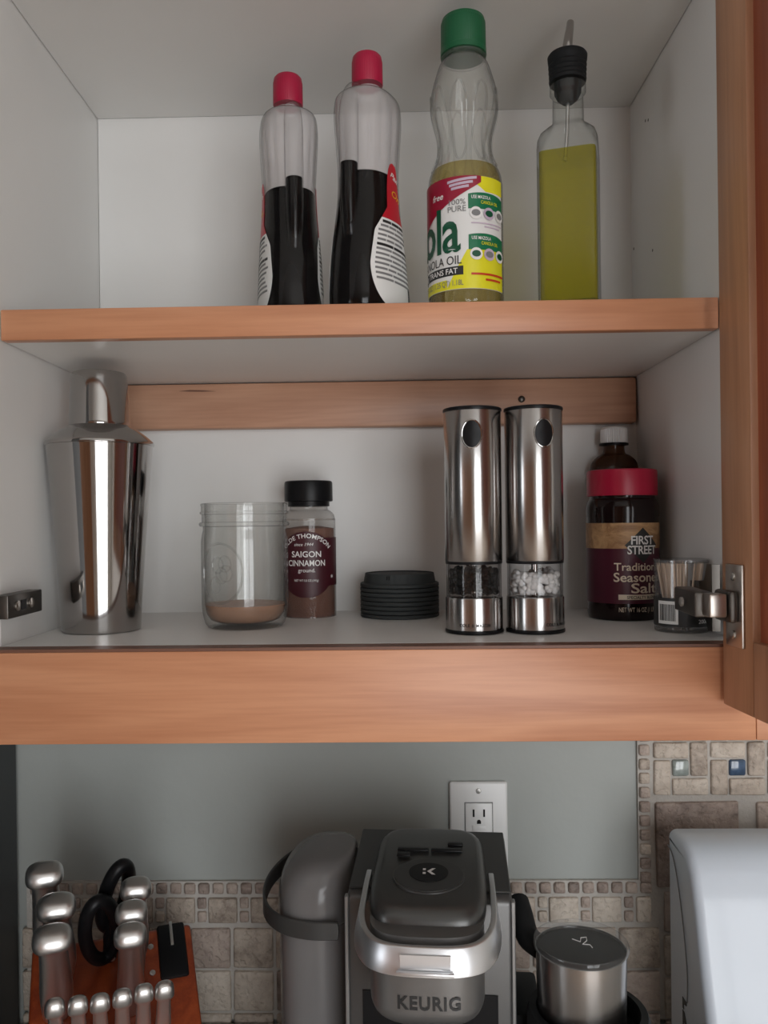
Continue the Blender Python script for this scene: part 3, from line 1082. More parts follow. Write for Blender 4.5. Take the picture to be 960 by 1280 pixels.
add('lettering', wrap_letters(letters('CINNAMON', .0094, .014, width=.0430), NL, .0590, -.02, .0011), 'white_ink', lb)
add('lettering', wrap_letters(letters('ground.', .0062, .005), NL, .0520, .0, .0011), 'white_ink', lb)
add('lettering', wrap_letters(letters('NET WT 5.0 OZ (141g)', .0036, .005, width=.027), NL, .0415, -.02, .0011), 'white_ink', lb)
add('lettering', wrap_letters(letters('*', .009, .01), NL, .0420, 1.02, .0011), 'white_ink', lb)

# ---- nested silicone coasters
ords = ['topmost', 'second', 'third', 'fourth', 'fifth', 'sixth', 'seventh', 'eighth']
cprof = [(.0440, 0), (.0449, .0006), (.0449, .0036), (.0440, .0043), (.0412, .0044), (.0410, .0050), (.0393, .0150), (.0389, .0152), (.0386, .0150), (.0404, .0044), (.0413, 0)]
cme = lathe(cprof + [cprof[0]], 72, cap=False)
disc = lathe([(.0384, .0130), (.0384, .0140)], 48)
cofull = join(cme, disc)
cob = None
for k in range(8):
    t = 7 - k
    txt = ('dark grey ribbed silicone coaster, topmost of the nested stack, its notched rim clear' if t == 0 else
           'dark grey silicone coaster, lowest of the nested stack' if t == 7 else
           'dark grey silicone coaster, %s from the top of the nested stack' % ords[t])
    o = add('coaster', cofull if cob is None else cob.data, 'silicone', smooth=35)
    cob = cob or o
    o.location = (0.0105, .953, SH_LO + .0002 + .00485 * k)
    o.rotation_euler = (0, 0, k * .7)
    tag(o, txt, 'coaster', 'nested stack of silicone coasters')
CoL = Loft([(.0045, 0, 0, .0410, .0410, 2), (.0150, 0, 0, .0397, .0397, 2)])
nt_ = o
o.rotation_euler = (0, 0, 0)
for dx in (-.37, -.31):
    add('notch', CoL.patch(.0092, .0132, dx, dx + .028, .0003, 3, 3), 'black', nt_)

# ---- electric mills
M['pepper'] = plain('peppercorns', (.010, .008, .007, 1), .8, spec=.2)
M['salt'] = plain('rock_salt', (.80, .79, .78, 1), .35)
M['acrylic'] = clear('mill_window', (.93, .93, .93), .004, .03, 1.4)


def pebble_heap(r, z0, z1, n, size, seed):
    """grains heaped inside a round chamber, one mesh nobody could count"""
    rnd = random.Random(seed)
    bm = bmesh.new()
    for i in range(n):
        a, q = rnd.uniform(0, 2 * PI), r * math.sqrt(rnd.uniform(.25, 1))
        s = size * rnd.uniform(.7, 1.25)
        q = min(q, r - s)
        top = z1 - .004 * (1 + math.sin(a * 2 + seed)) / 2
        mt = Matrix.Translation((q * math.sin(a), -q * math.cos(a), rnd.uniform(z0 + s, top))) @ Matrix.Rotation(rnd.uniform(0, 6), 4, Vector((rnd.random(), rnd.random(), rnd.random())).normalized()) @ Matrix.Diagonal((s, s * rnd.uniform(.7, 1), s * rnd.uniform(.7, 1), 1))
        bmesh.ops.create_icosphere(bm, subdivisions=1, radius=1, matrix=mt)
    me = bpy.data.meshes.new('heap')
    bm.to_mesh(me)
    bm.free()
    return me


def mill(loc, label, fill, fmat, fsize, n, ztop, brand, eye):
    t = thing('spice_mill', label, 'mill', loc, 0)
    add('foot_ring', lathe([(.0262, 0), (.0280, .0006), (.0283, .002), (.0280, .0034), (.0270, .0036)], 72), 'black', t)
    base = add('base', lathe([(.0270, .0036), (.0275, .0040), (.0275, .0335), (.0272, .0345), (.0262, .0348)], 96), 'steel', t)
    win_ = add('window', lathe([(.0264, .0345), (.0266, .0350), (.0266, .0660), (.0263, .0665), (.0250, .0664), (.0250, .0348)], 72, cap=False), 'acrylic', t)
    add('shaft', lathe([(.0035, .0346), (.0035, .0660)], 20), 'chrome', t)
    h = add(fill, pebble_heap(.0246, .0350, ztop, n, fsize, len(fill)), fmat, t, smooth=60)
    h['kind'] = 'stuff'
    add('collar', lathe([(.0250, .0662), (.0273, .0664), (.0275, .0680), (.0272, .0692)], 72), 'black', t)
    body = add('body', lathe([(.0272, .0690), (.0277, .0696), (.0277, .2125), (.0274, .2130)], 128), 'steel', t)
    add('top', lathe([(.0274, .2128), (.0282, .2132), (.0284, .2145), (.0282, .2158), (.0270, .2164), (.012, .2165)], 72), 'black', t)
    BL = cyl(.0277, .06, .215)
    def oval(rz, ra, a0, z0, off):
        v = [BL.pt(z0 + rz * math.sin(s), a0 + ra / .0277 * math.cos(s), off) for s in [2 * PI * i / 40 for i in range(40)]]
        c = [BL.pt(z0, a0, off + .0006)]
        return from_data(v + c, [(i, (i + 1) % 40, 40) for i in range(40)])
    rg = [BL.pt(.1895 + .0132 * math.sin(s), eye + .0092 / .0277 * math.cos(s), .0003) for s in [2 * PI * i / 48 for i in range(48)]]
    add('button_ring', tube(rg, .0008, 8, closed=True), 'chrome', t)
    add('button', oval(.0130, .0090, eye, .1895, .0006), 'black', t)
    SL = cyl(.0275, 0, .04)
    if brand:
        add('lettering', wrap_letters(letters(brand, .0042, .01, 1.2, width=.0300), SL, .0078, -.08, .0005), 'black_ink', base)
    else:
        add('lettering', wrap_letters(letters('COLE & MASON', .0042, .01, 1.2, width=.0300), SL, .0078, .75, .0005), 'black_ink', base)
    return t


mill((.0812, .810, SH_LO), 'brushed steel electric mill with black peppercorns in its clear window', 'peppercorns', 'pepper', .0026, 520, .0640, 'COLE & MASON', -.12)
mill((.1402, .810, SH_LO), 'brushed steel electric mill with white salt crystals in its clear window', 'salt_crystals', 'salt', .0042, 230, .0585, '', .20)

# ---- brown bottle with white cap, behind the seasoned salt
M['amber'] = clear('amber_plastic', (.45, .24, .10), .30, .07, 1.45, (.10, .045, .02))
M['brown_liquid'] = plain('brown_liquid', (.030, .014, .008, 1), .2)
br = thing('brown_bottle', 'small brown bottle with ribbed white cap standing behind the seasoned salt', 'bottle', (.2645, .984, SH_LO))
brows = smooth_prof([(0, 0, 0, .025, .019, 2.4), (.004, 0, 0, .027, .022, 2.4), (.150, 0, 0, .027, .022, 2.4), (.166, 0, 0, .0275, .0215, 2.3), (.176, 0, 0, .0245, .019, 2.2), (.182, 0, 0, .018, .015, 2), (.1855, 0, 0, .0125, .0125, 2), (.200, 0, 0, .012, .012, 2)], 3)
BLo = Loft(brows)
add('bottle_body', BLo.mesh(seg=64), 'amber', br)
add('contents', Loft([(r[0], 0, 0, r[3] - .0012, r[4] - .0012, r[5]) for r in brows]).mesh(.0015, .168), 'brown_liquid', br)
add('neck_ring', lathe([(.0125, .1935), (.0168, .1940), (.0168, .1962), (.0125, .1965)], 40), 'black', br)
add('cap', moved(ribbed(.0150, 0, .0185, 40, .0006, .0025), (0, 0, .1965)), 'white_plastic', br)

# ---- seasoned salt
M['salt_jar'] = plain('dark_plastic_jar', (.010, .004, .004, 1), .12, spec=.35)
M['salt_label'] = plain('plum_label', lin(74, 16, 38), .4)
M['tan_label'] = wood('kraft_print', lin(196, 156, 112), lin(150, 110, 74), 0, .5, 4, 0)
M['crimson_lid'] = plain('crimson_lid', lin(178, 20, 58), .35)
M['cream'] = plain('cream_print', lin(226, 210, 190), .45)
ss = thing('seasoned_salt_jar', 'large dark jar of seasoned salt with crimson lid and plum label', 'spice jar', (.2540, .915, SH_LO))
sl_ = smooth_prof([(.0345, 0), (.0368, .0012), (.0376, .006), (.0378, .016), (.0378, .106), (.0383, .110), (.0385, .118), (.0380, .1225), (.0362, .1275), (.0345, .1300), (.0345, .1340)], 3)
add('jar_body', lathe(sl_, 72), 'salt_jar', ss)
add('lid', join(lathe([(.0350, .1325), (.0370, .1328), (.0372, .1345), (.0371, .1580), (.0364, .1602), (.0340, .1610), (.01, .1611)], 96)), 'crimson_lid', ss)
SL = cyl(.0379, 0, .14)
slb = add('label', SL.patch(.0185, .1035, -2.2, 1.75, .0004, 6, 60), 'salt_label', ss)
add('label_band', SL.patch(.0765, .1035, -2.2, 1.75, .0007, 4, 60), 'tan_label', slb)
ac = .29
dmesh = from_data([SL.pt(.0800 + z, ac + x * (1 - abs(z) / .0185) / .0379, .0011) for z in [-.0185 + .0185 * 2 * i / 20 for i in range(21)] for x in [-.019 + .038 * j / 12 for j in range(13)]],
                  [(i * 13 + j, i * 13 + j + 1, i * 13 + 14 + j, i * 13 + 13 + j) for i in range(20) for j in range(12)])
add('emblem', dmesh, 'black_ink', slb)
add('lettering', wrap_letters(letters('FIRST', .0125, .02, .95, width=.0255), SL, .0810, ac, .0016), 'white_ink', slb)
add('lettering', wrap_letters(letters('STREET', .0125, .02, .95, width=.0330), SL, .0708, ac, .0016), 'white_ink', slb)
add('lettering', wrap_letters(letters('Traditional', .0115, .012, width=.0530), SL, .0535, .20, .0012), 'cream', slb)
add('lettering', wrap_letters(letters('Seasoned', .0135, .016, width=.0540), SL, .0418, .20, .0012), 'cream', slb)
add('lettering', wrap_letters(letters('Salt', .0145, .016, width=.0300), SL, .0300, .34, .0012), 'cream', slb)
add('label_strip', SL.patch(.0228, .0282, -.39, .95, .0008, 2, 20), 'cream', slb)
add('lettering', wrap_letters(letters('SPECIALTY BLEND', .0044, .01, width=.034), SL, .0238, .28, .0013), 'black_ink', slb)
add('lettering', wrap_letters(letters('NET WT 16 OZ (1 LB) 453g', .0068, 0, width=.050), SL, .0100, .28, .0010), 'cream', ss)

# ---- toothpick jar with toothpicks
M['pick'] = plain('birch_toothpick', lin(236, 210, 184), .7)
tx, ty = .2795, .806
tj = thing('toothpick_jar', 'small clear jar of toothpicks with black label and barcode', 'jar', (tx, ty, SH_LO))
add('jar_body', lathe([(.0235, 0), (.0250, .0010), (.0250, .0560), (.0247, .0680), (.0240, .0682), (.0238, .0560), (.0238, .0030), (.01, .0028)], 64), 'clear_lid', tj)
add('lid', lathe([(.0242, .0655), (.0252, .0658), (.0256, .0675), (.0252, .0690), (.012, .0692)], 64), 'clear_lid', tj)
TL = cyl(.0251, 0, .05)
tlb = add('label', TL.patch(.0060, .0330, -2.9, 2.9, .0004, 2, 72), 'black_ink', tj)
bcd = add('barcode', TL.patch(.0085, .0300, -1.25, -.45, .0008, 2, 12), 'paper', tlb)
rnd = random.Random(3)
a = -1.16
while a < -.55:
    w = rnd.choice((.008, .014, .022))
    add('barcode_bar', TL.patch(.0115, .0270, a, a + w, .0012, 1, 1), 'black_ink', tlb)
    a += w + rnd.choice((.022, .034))
add('lettering', wrap_letters(letters('TOOTHPICKS', .0060, .008, width=.0290), TL, .0170, .62, .0010), 'white_ink', tlb)
add('lettering', wrap_letters(letters('200ct', .0052, .005), TL, .0095, .50, .0010), 'white_ink', tlb)
rnd = random.Random(11)
pick0 = None
for k in range(46):
    ang = 2 * PI * k / 46 + rnd.uniform(-.05, .05)
    q = .0215 * math.sqrt(rnd.uniform(.10, 1))
    bx_, by_ = q * .55 * math.cos(ang), q * .55 * math.sin(ang)
    lean = Vector((q * math.cos(ang) - bx_ + rnd.uniform(-.004, .004) * (q < .015), q * math.sin(ang) - by_, .0575))
    if pick0 is None:
        pm = lathe([(.0001, 0), (.0010, .004), (.0010, .0590), (.0002, .0625)], 8)
        pick0 = o = add('toothpick', pm, 'pick')
    else:
        o = pick0.copy()
        COL.objects.link(o)
    o.rotation_euler = Vector((0, 0, 1)).rotation_difference(lean).to_euler()
    o.location = (tx + bx_, ty + by_, SH_LO + .0032 + rnd.uniform(0, .001))
    tag(o, 'pale wooden toothpick standing in the small black-labelled jar', 'toothpick', 'toothpicks in the jar')
# ------------------------------------------------------------------ outlet on the wall
pc = (at(562, 976, WALL) + at(634, 1095, WALL)) / 2
ol = thing('wall_outlet', 'white wall outlet cover with one screw and a three-slot socket', 'outlet', (pc.x, WALL, pc.z))
add('cover_plate', bevel_mesh(prism([(-.0356, -.0590), (.0356, -.0590), (.0356, .0590), (-.0356, .0590)], -.006, -.0001, 'xz'), .003, 3, 60), 'white_plastic', ol)
sock = add('socket', box(-.0165, .0165, -.0078, -.0055, -.0335, .0335, .0012), 'white_plastic', ol)
add('socket_gap', box(-.0175, .0175, -.0062, -.0056, -.0345, .0345), 'grey_ink', ol)
for sz in (1, -1):
    for dx in (-.0064, .0064):
        add('slot', box(dx - .0011, dx + .0011, -.0082, -.0077, sz * .0215 - .0045, sz * .0215 + .0045), 'black', sock)
    add('ground_hole', moved(prism([(-.0025, -.0025), (.0025, -.0025), (.0025, .0005), (.0012, .0024), (-.0012, .0024), (-.0025, .0005)], -.0082, -.0077, 'xz'), (0, 0, sz * .0215 - .0105)), 'black', sock)
for dz in (.0035, -.0035):
    add('test_button', box(-.0080, .0080, -.0088, -.0077, dz - .0030, dz + .0030, .0004), 'white_plastic', sock)
for sz in (1, -1):
    add('screw', moved(lathe([(.0004, 0), (.0034, .0003), (.0030, .0012), (.0004, .0014)], 20), (0, -.0058, sz * .0480), (PI / 2, 0, 0)), 'screw', ol)

# ------------------------------------------------------------------ coffee maker
M['km_dark'] = plain('dark_slate_plastic', (.060, .060, .059, 1), .38, metal=.4)
M['km_head'] = plain('slate_head', (.095, .095, .093, 1), .32, metal=.7)
M['km_grey'] = plain('warm_grey_metallic', (.112, .110, .108, 1), .36, metal=.6)
M['km_brew'] = plain('brew_head_grey', (.19, .186, .182, 1), .36, metal=.6)
M['km_silver'] = steel('brushed_silver', (.74, .75, .77, 1), .36)
M['km_edge'] = plain('light_grey_edge', (.30, .30, .30, 1), .35, metal=.6)
M['km_tank'] = clear('smoky_tank', (.75, .73, .72), .60, .16, 1.45, (.27, .262, .262), edge=.8)
KO = Vector((.0355, .80, COUNTER))
km = thing('coffee_maker', 'slate grey single-serve coffee maker with silver handle and side water tank', 'coffee maker', KO, math.radians(-4.5))
ZK = CZ - COUNTER            # camera height above the counter
def kz(rel):
    return ZK + rel
bt = kz(-.3335)
add('body', bevel_mesh(prism([(-.060, 0), (-.060, bt - .004), (-.052, bt), (.066, bt + .008), (.075, bt - .002), (.10, bt - .14), (.19, bt - .16), (.19, 0)], -.0735, .0735, 'yz'), .004, 3, 25), 'km_grey', km)
add('body_top', bevel_mesh(prism([(-.053, bt + .0003), (.065, bt + .0085), (.066, bt + .0105), (-.053, bt + .0022)], -.0725, .0725, 'yz'), .0008, 1, 25), 'km_dark', km)
for sx in (-1, 1):
    add('body_edge', bevel_mesh(box(sx * .0740 - .0018, sx * .0740 + .0018, -.0605, -.052, 0, bt - .004), .0008, 1), 'km_edge', km)
# brew head front, a rounded upright barrel
hx = -.0005
bh = smooth_prof([(kz(-.414), hx, -.090, .0300, .030, 3.2), (kz(-.408), hx, -.090, .0420, .038, 3.2), (kz(-.400), hx, -.090, .0468, .044, 3.2), (kz(-.39), hx, -.090, .0480, .0455, 3.2), (kz(-.35), hx, -.090, .0482, .0457, 3.2), (kz(-.334), hx, -.090, .0478, .0450, 3.2)], 4)
BH = Loft(bh)
brew = add('brew_head', BH.mesh(seg=96), 'km_brew', km)
add('lettering', wrap_letters(letters('KEURIG', .0150, .030, 1.12, width=.0500), BH, kz(-.3915), .05, .0006), 'black_ink', brew)
# lid: soft pillow that slopes to the front
add_rows = [(-.338, .88), (-.336, .965), (-.331, .995), (-.325, 1.0), (-.320, .985), (-.3165, .95), (-.3145, .90), (-.3135, .84)]
LR = [(kz(z), 0, -.0300, .0510 * k, .0860 * (k if k < .99 else 1), 5.0) for z, k in add_rows]
lid = Loft(LR)
lme = lid.mesh(seg=96)
for q in lme.vertices:           # front of the lid droops
    t = max(0, (-q.co.y) / .115)
    q.co.z -= .010 * t ** 2
    q.co.x *= 1 - .02 * (q.co.y > .03)
lo = add('lid', bevel_mesh(lme, .0015, 2, 40), 'km_head', km)
def ltop(x, y, off=0):
    t = max(0, (-y) / .115)
    return Vector((x, y, kz(-.3135) - .010 * t ** 2 + off))
def ldisc(cx, cy, rx, ry, off, n=40):
    v = [ltop(cx + rx * math.cos(2 * PI * i / n), cy + ry * math.sin(2 * PI * i / n), off) for i in range(n)] + [ltop(cx, cy, off)]
    lo_ = [p - Vector((0, 0, .002)) for p in v[:n]]
    return from_data(v + lo_, [(i, (i + 1) % n, n) for i in range(n)] + [((i + 1) % n, i, n + 1 + i, n + 1 + (i + 1) % n) for i in range(n)])
cy_ = -.060
add('dial_rim', ldisc(.000, cy_, .0320, .0290, .0003), 'km_grey', lo)
add('dial', ldisc(.000, cy_ + .001, .0308, .0278, .0008), 'km_dark', lo)
dl = add('brew_button', ldisc(.000, cy_ + .004, .0175, .0165, .0013), 'black', lo)
def lmark(poly, off=.0018):
    return from_data([ltop(x, y, off) for x, y in poly], [tuple(range(len(poly)))])
ky = cy_ + .004
for poly in ([(-.0052, .0016), (-.0026, .0016), (-.0026, .0050), (-.0052, .0050)], [(-.0052, -.0050), (-.0026, -.0050), (-.0026, -.0016), (-.0052, -.0016)],
             [(-.0014, 0), (.0030, .0055), (.0062, .0055), (.0022, .0002), (.0022, -.0002), (.0062, -.0055), (.0030, -.0055)]):
    add('logo', lmark([(x, ky + y) for x, y in poly]), 'white_ink', lo)
def lbar(x0, x1, y0, y1):
    return bevel_mesh(from_data([ltop(x, y, o_) for o_ in (-.001, .0010) for x, y in ((x0, y0), (x1, y0), (x1, y1), (x0, y1))],
                                [(3, 2, 1, 0), (4, 5, 6, 7), (0, 1, 5, 4), (1, 2, 6, 5), (2, 3, 7, 6), (3, 0, 4, 7)]), .0009, 2)
add('button', lbar(-.0310, -.0012, -.012, -.0050), 'black', lo)
add('button', lbar(.0008, .0300, -.012, -.0050), 'black', lo)
add('button', lbar(-.0310, -.0180, -.024, -.0170), 'black', lo)
add('button', lbar(.0165, .0310, .003, .011), 'black', lo)
# silver lift handle: U-shaped strap round the front
hp = []
for i in range(49):
    a = -PI / 2 - .0 + PI * i / 48
    x = .0585 * math.copysign(abs(math.sin(a)) ** .62, math.sin(a))
    y = -.078 - .0700 * abs(math.cos(a)) ** .72
    hp.append((x, y))
hp = [(-.0585, -.028), (-.0588, -.045), (-.0588, -.062)] + hp + [(.0588, -.062), (.0588, -.045), (.0585, -.028)]
hv, hf = [], []
nh = len(hp)
for i, (x, y) in enumerate(hp):
    pr_, nx_ = hp[max(i - 1, 0)], hp[min(i + 1, nh - 1)]
    t = Vector((nx_[0] - pr_[0], nx_[1] - pr_[1])).normalized()
    nrm = Vector((t.y, -t.x))
    s = min(1, max(0, (-y - .028) / .11))
    ztop = kz(-.3255) - .0100 * s
    hgt = .010 + .0105 * s
    for off, zz in ((0, ztop), (.0065 * s, ztop - hgt), (.0065 * s - .0050, ztop - hgt), (-.0050, ztop)):
        hv.append((x + nrm.x * off, y + nrm.y * off, zz))
for i in range(nh - 1):
    for k in range(4):
        hf.append((i * 4 + k, i * 4 + (k + 1) % 4, i * 4 + 4 + (k + 1) % 4, i * 4 + 4 + k))
hf += [(0, 1, 2, 3), tuple((nh - 1) * 4 + k for k in (3, 2, 1, 0))]
hnd = add('handle', bevel_mesh(from_data(hv, hf), .0010, 2, 50), 'km_silver', km)
add('handle_inset', moved(prism([(-.020, .0035), (.020, .0035), (.0195, -.0075), (-.0195, -.0075)], -.0012, .0004, 'xz'), (0, -.1512, kz(-.3430))), 'km_silver', hnd)
add('handle_lip', moved(box(-.0225, .0225, -.0035, .0005, -.0012, .0012, .0006), (0, -.1545, kz(-.3518))), 'km_silver', hnd)
# drip tray and back of the cup bay
add('drip_tray', bevel_mesh(box(-.066, .066, -.15, -.061, 0, .035), .006, 3), 'km_dark', km)
add('cup_bay', box(-.060, .060, -.0612, -.0605, .036, kz(-.42)), 'black', km)
# water tank on the left with a domed lid and strap
tk = [(.004, -.1120, .033, .036, .056, 2.4), (.010, -.1130, .033, .038, .059, 2.4), (kz(-.40), -.1135, .033, .0385, .060, 2.4), (kz(-.3862), -.1135, .033, .0388, .060, 2.4)]
tank = Loft(tk)
add('water_tank', tank.mesh(seg=72), 'km_tank', km)
dome = smooth_prof([(kz(-.385), -.1135, .033, .0394, .0606, 2.4), (kz(-.370), -.1135, .033, .0393, .0605, 2.4), (kz(-.354), -.1125, .033, .0383, .0595, 2.4), (kz(-.343), -.1105, .034, .0358, .056, 2.4), (kz(-.335), -.1070, .034, .0318, .050, 2.4), (kz(-.330), -.1025, .034, .0260, .041, 2.4), (kz(-.3275), -.097, .034, .018, .028, 2.4), (kz(-.3268), -.094, .034, .010, .014, 2.2)], 4)
add('tank_lid', Loft(dome).mesh(seg=72), 'km_tank', km)
sp_ = [(-.138, .096, kz(-.360)), (-.155, .076, kz(-.364)), (-.1660, .045, kz(-.369)), (-.1665, .015, kz(-.374)), (-.158, -.010, kz(-.378)), (-.140, -.0270, kz(-.381)), (-.115, -.0325, kz(-.383)), (-.0920, -.0310, kz(-.3835)), (-.0850, -.0300, kz(-.3836))]
add('tank_strap', bevel_mesh(ribbon([Vector(p) for p in smooth_prof(sp_, 5)], (0, 0, 1), lambda t: .0085 * min(1, .25 + math.sqrt(max(0, (1 - t) / .07))), .0030), .0009, 1, 60), 'km_dark', km)
# frother stand on the right
fx, fy = .1365, -.066
fst = add('frother_stand', join(lathe([(.046, 0), (.050, .004), (.052, .020), (.052, kz(-.430)), (.050, kz(-.425)), (.044, kz(-.424)), (.0435, kz(-.442)), (.010, kz(-.443))], 72)), 'black_matte', km)
fst.location = (fx, fy, 0)
add('frother_bridge', bevel_mesh(box(.0737, .100, -.045, .03, 0, kz(-.445)), .004, 2), 'black_matte', km)

# milk cup standing in the frother stand
rot = Matrix.Rotation(math.radians(-4.5), 3, 'Z')
fc = KO + rot @ Vector((fx - .0055, fy, 0))
mc = thing('milk_cup', 'small steel milk frothing cup with clear lid beside the coffee maker', 'cup', (fc.x, fc.y, COUNTER + kz(-.4425)), math.radians(0))
hc = .0710
add('cup_body', lathe([(.030, 0), (.0355, .001), (.0372, .004), (.0385, hc - .004), (.0388, hc), (.0380, hc), (.0374, hc - .006), (.0362, .006), (.02, .004)], 96), 'steel', mc)
cl = add('lid', lathe([(.0370, hc - .003), (.0375, hc + .0004), (.0402, hc + .0006), (.0408, hc + .0030), (.0400, hc + .0055), (.0385, hc + .0056), (.0372, hc + .0035), (.004, hc + .0034)], 96), 'clear_lid', mc)
add('seal', lathe([(.0362, hc - .006), (.0372, hc - .006), (.0372, hc - .002), (.0362, hc - .002)], 72), 'black', mc)
add('whisk', lathe([(.004, .0045), (.012, .006), (.012, .010), (.004, .012)], 24), 'black', mc)
add('dark_inside', lathe([(.0355, hc - .007), (.0360, hc - .006), (.01, hc - .0062)], 64), 'km_dark', mc)
gm = [(-.006, .006), (.000, .001), (.002, .008), (.007, .009), (.006, .003), (.001, -.003), (.007, -.004), (.008, -.009)]
add('lid_mark', tube([(x, y, hc + .0040) for x, y in gm], .0004, 6), 'white_plastic', cl)
pth = [Vector(p) for p in smooth_prof([(-.030, .022, hc - .012), (-.040, .034, hc - .008), (-.043, .050, hc + .004), (-.0445, .064, hc + .010)], 5)]
add('cup_handle', tube(pth, .0105, 16), 'black_matte', mc)

# ------------------------------------------------------------------ knife block
M['block_wood'] = wood('orange_block_wood', lin(158, 70, 32), lin(128, 50, 22), 2, .4, 1.5, .2)
M['knife_steel'] = steel('knife_steel', (.72, .71, .70, 1), .34)
corner = at(238, 1155, .93)
th = math.radians(20)
xl = Vector((math.cos(th), math.sin(th), 0))
fr = Vector((math.sin(th), -math.cos(th), 0))
WB = .165
org = corner - WB * xl
sl = math.radians(30)
dn = fr * math.cos(sl) - Vector((0, 0, 1)) * math.sin(sl)
hh = fr * math.sin(sl) + Vector((0, 0, 1)) * math.cos(sl)
kb = thing('knife_block', 'orange-brown wooden knife block with sloping top', 'knife block', (org.x, org.y, COUNTER), th)
hb = org.z - COUNTER
LEN = .185
ed = (LEN * math.cos(sl), hb - LEN * math.sin(sl))
poly = [(0, hb), (-ed[0], ed[1]), (-ed[0] + .02, 0), (.012, 0), (.012, hb - .006)]
add('block', bevel_mesh(prism(poly, 0, WB, 'yz'), .004, 3, 20), 'block_wood', kb)
face = bpy.data.objects.new('sharpener', None)


def on_face(o, s, t, h=0):
    """stand an object on the sloping face: local Z along the slot direction, X along the block's width"""
    p = org + xl * s + dn * t + hh * h
    o.matrix_world = Matrix((xl, -dn, hh)).transposed().to_4x4()
    o.matrix_world.translation = p
    o.location = p
    o.rotation_euler = Matrix((xl, -dn, hh)).transposed().to_euler()


COL.objects.link(face)
face.parent = kb
face.location = (.1430, -.026 * math.cos(sl), hb - .026 * math.sin(sl))
face.rotation_euler = (sl, 0, 0)
add('housing', box(-.0150, .0150, -.034, .0295, -.004, .0032, .003), 'black', face)
add('slot', box(-.0016, .0016, .002, .0305, .0030, .0044, .0004), 'knife_steel', face)
for t_ in (.020, .050):
    o = add('rivet', lathe([(.0006, 0), (.0032, .0004), (.0030, .0016), (.0006, .0022)], 16), 'knife_steel', kb)
    o.location = (.1205, -t_ * math.cos(sl), hb - t_ * math.sin(sl))
    o.rotation_euler = (sl, 0, 0)


def knife(s, t, length, k, label, group):
    o = thing('kitchen_knife' if k > .9 else 'steak_knife', label, 'knife', (0, 0, 0), 0, group)
    on_face(o, s, t, .0006)
    rows = [(0, 0, 0, .0095, .0062, 3), (.006, 0, 0, .0112, .0074, 3), (length * .30, .0012, 0, .0138, .0092, 3), (length * .55, .0008, 0, .0124, .0086, 3), (length * .78, 0, 0, .0112, .0080, 3), (length * .86, 0, 0, .0118, .0086, 3)]
    rows = [(z, cx * k, cy, a * k, b * k, n) for z, cx, cy, a, b, n in smooth_prof(rows, 4)]
    add('handle', Loft(rows).mesh(seg=40), 'knife_steel', o)
    z0 = length * .86
    cz = [(z0 - .0002, 0, 0, .0140, .0112, 2.8), (z0 + .0006, 0, 0, .0158, .0122, 2.8), (z0 + .0045, 0, 0, .0160, .0124, 2.8), (z0 + .009, 0, .0006, .0150, .0112, 2.7), (z0 + .0122, 0, .0012, .0124, .0088, 2.5), (z0 + .0138, 0, .0015, .0085, .0058, 2.3), (z0 + .0143, 0, .0016, .003, .0024, 2)]
    cz = [(z, cx, cy, a * k, b * k, n) for z, cx, cy, a, b, n in cz]
    add('end_cap', Loft(smooth_prof(cz, 3)).mesh(seg=40), 'knife_steel', o)
    return o


big = 'large knives in the block'
for (s, t, l, txt) in ((.0164, .0042, .135, 'large steel-handled knife, rearmost of the left column beside the dark panel'), (.0284, .0427, .135, 'large steel-handled knife, middle of the column beside the dark panel'),
                       (.0258, .0760, .135, 'large steel-handled knife, foremost of the column beside the dark panel'), (.1022, .0360, .135, 'steel-handled knife behind two others, between shears and sharpener'),
                       (.0969, .0620, .135, 'middle steel-handled knife of the column between shears and sharpener'), (.0948, .0860, .135, 'foremost steel-handled knife of the column between shears and sharpener')):
    knife(s, t, l, 1.12 if s < .05 else .95, txt, big)
for i, (s, t) in enumerate(((.0288, .1325), (.0480, .1342), (.0667, .1358), (.0858, .1352), (.1045, .1344), (.1227, .1351))):
    nm = ['first', 'second', 'third', 'fourth', 'fifth', 'last'][i]
    knife(s, t, .115, .55, 'small steel-handled steak knife, %s in the front row counted from the dark panel' % nm, 'steak knives in the front row of the block')

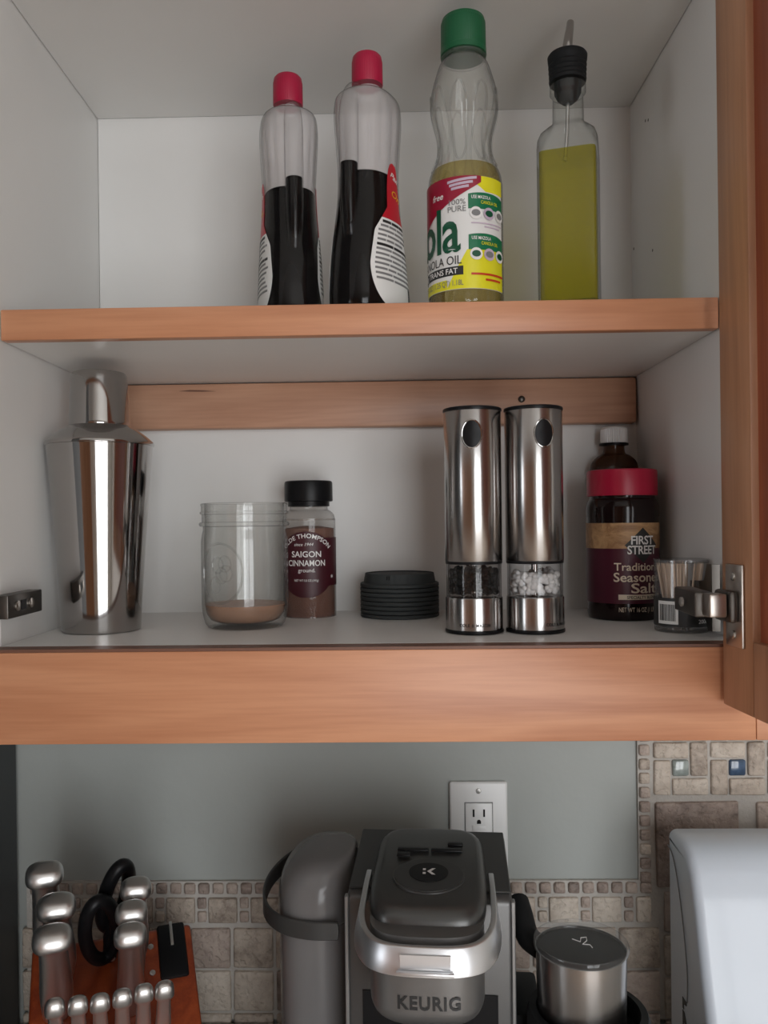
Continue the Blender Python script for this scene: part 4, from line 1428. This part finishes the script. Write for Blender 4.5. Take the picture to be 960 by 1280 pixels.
sh = thing('kitchen_shears', 'black-handled kitchen shears stuck in the knife block', 'scissors', (0, 0, 0))
on_face(sh, .074, .030, .0012)
def loop(cx, cy, cz, rx, rz, tilt, r, yaw):
    out = []
    for i in range(40):
        a = 2 * PI * i / 40
        x, z = rx * math.cos(a), rz * math.sin(a)
        x, z = x * math.cos(tilt) - z * math.sin(tilt), x * math.sin(tilt) + z * math.cos(tilt)
        out.append((cx + x * math.cos(yaw), cy + x * math.sin(yaw), cz + z))
    return tube(out, r, 14, closed=True)
add('handle', loop(-.005, -.002, .058, .0165, .0485, .10, .0070, .45), 'black', sh)
add('handle', loop(.010, .024, .074, .0140, .042, -.16, .0074, .5), 'black', sh)
add('handle_stem', tube([(.004, .006, -.0002), (.004, .008, .03), (.008, .016, .05)], .0070, 12), 'black', sh)
add('pivot', moved(lathe([(.0006, 0), (.0036, .0005), (.0030, .0018), (.0006, .002)], 16), (.006, -.0010, .008), (PI / 2, 0, 0)), 'knife_steel', sh)

# ------------------------------------------------------------------ white appliance at the right
wa = thing('white_appliance', 'glossy white plastic countertop appliance with rounded front edge', 'appliance', (.3115, .955, COUNTER))
zt = CZ - .354 - COUNTER
WW = .20
# side outline (y, z): back, top, sloping front
front = [(0, 0), (0, zt - .003), (-.004, zt), (-.040, zt + .001), (-.062, zt - .004), (-.078, zt - .020), (-.090, zt - .055), (-.105, zt - .11), (-.122, zt - .16), (-.135, .02), (-.130, 0)]
shell = bevel_mesh(prism(front, 0, WW, 'yz'), .010, 5, 62)
add('housing', shell, 'sky_cast_white', wa, smooth=50)
sf = [Vector((-.0004, y, z)) for y, z in smooth_prof([(-.004, zt - .018), (-.020, zt - .024), (-.036, zt - .048), (-.052, zt - .09), (-.062, zt - .135), (-.060, zt - .165)], 5)]
add('seam', tube(sf, .0007, 6), 'grey_ink', wa)
for pl in ([(-.046, zt - .166), (-.058, zt - .166), (-.058, zt - .170), (-.050, zt - .172), (-.050, zt - .178), (-.046, zt - .178)],
           [(-.046, zt - .180), (-.051, zt - .180), (-.062, zt - .196), (-.056, zt - .200), (-.050, zt - .190), (-.046, zt - .205)]):
    add('logo', prism(pl, -.0006, -.0001, 'yz'), 'black_ink', wa)
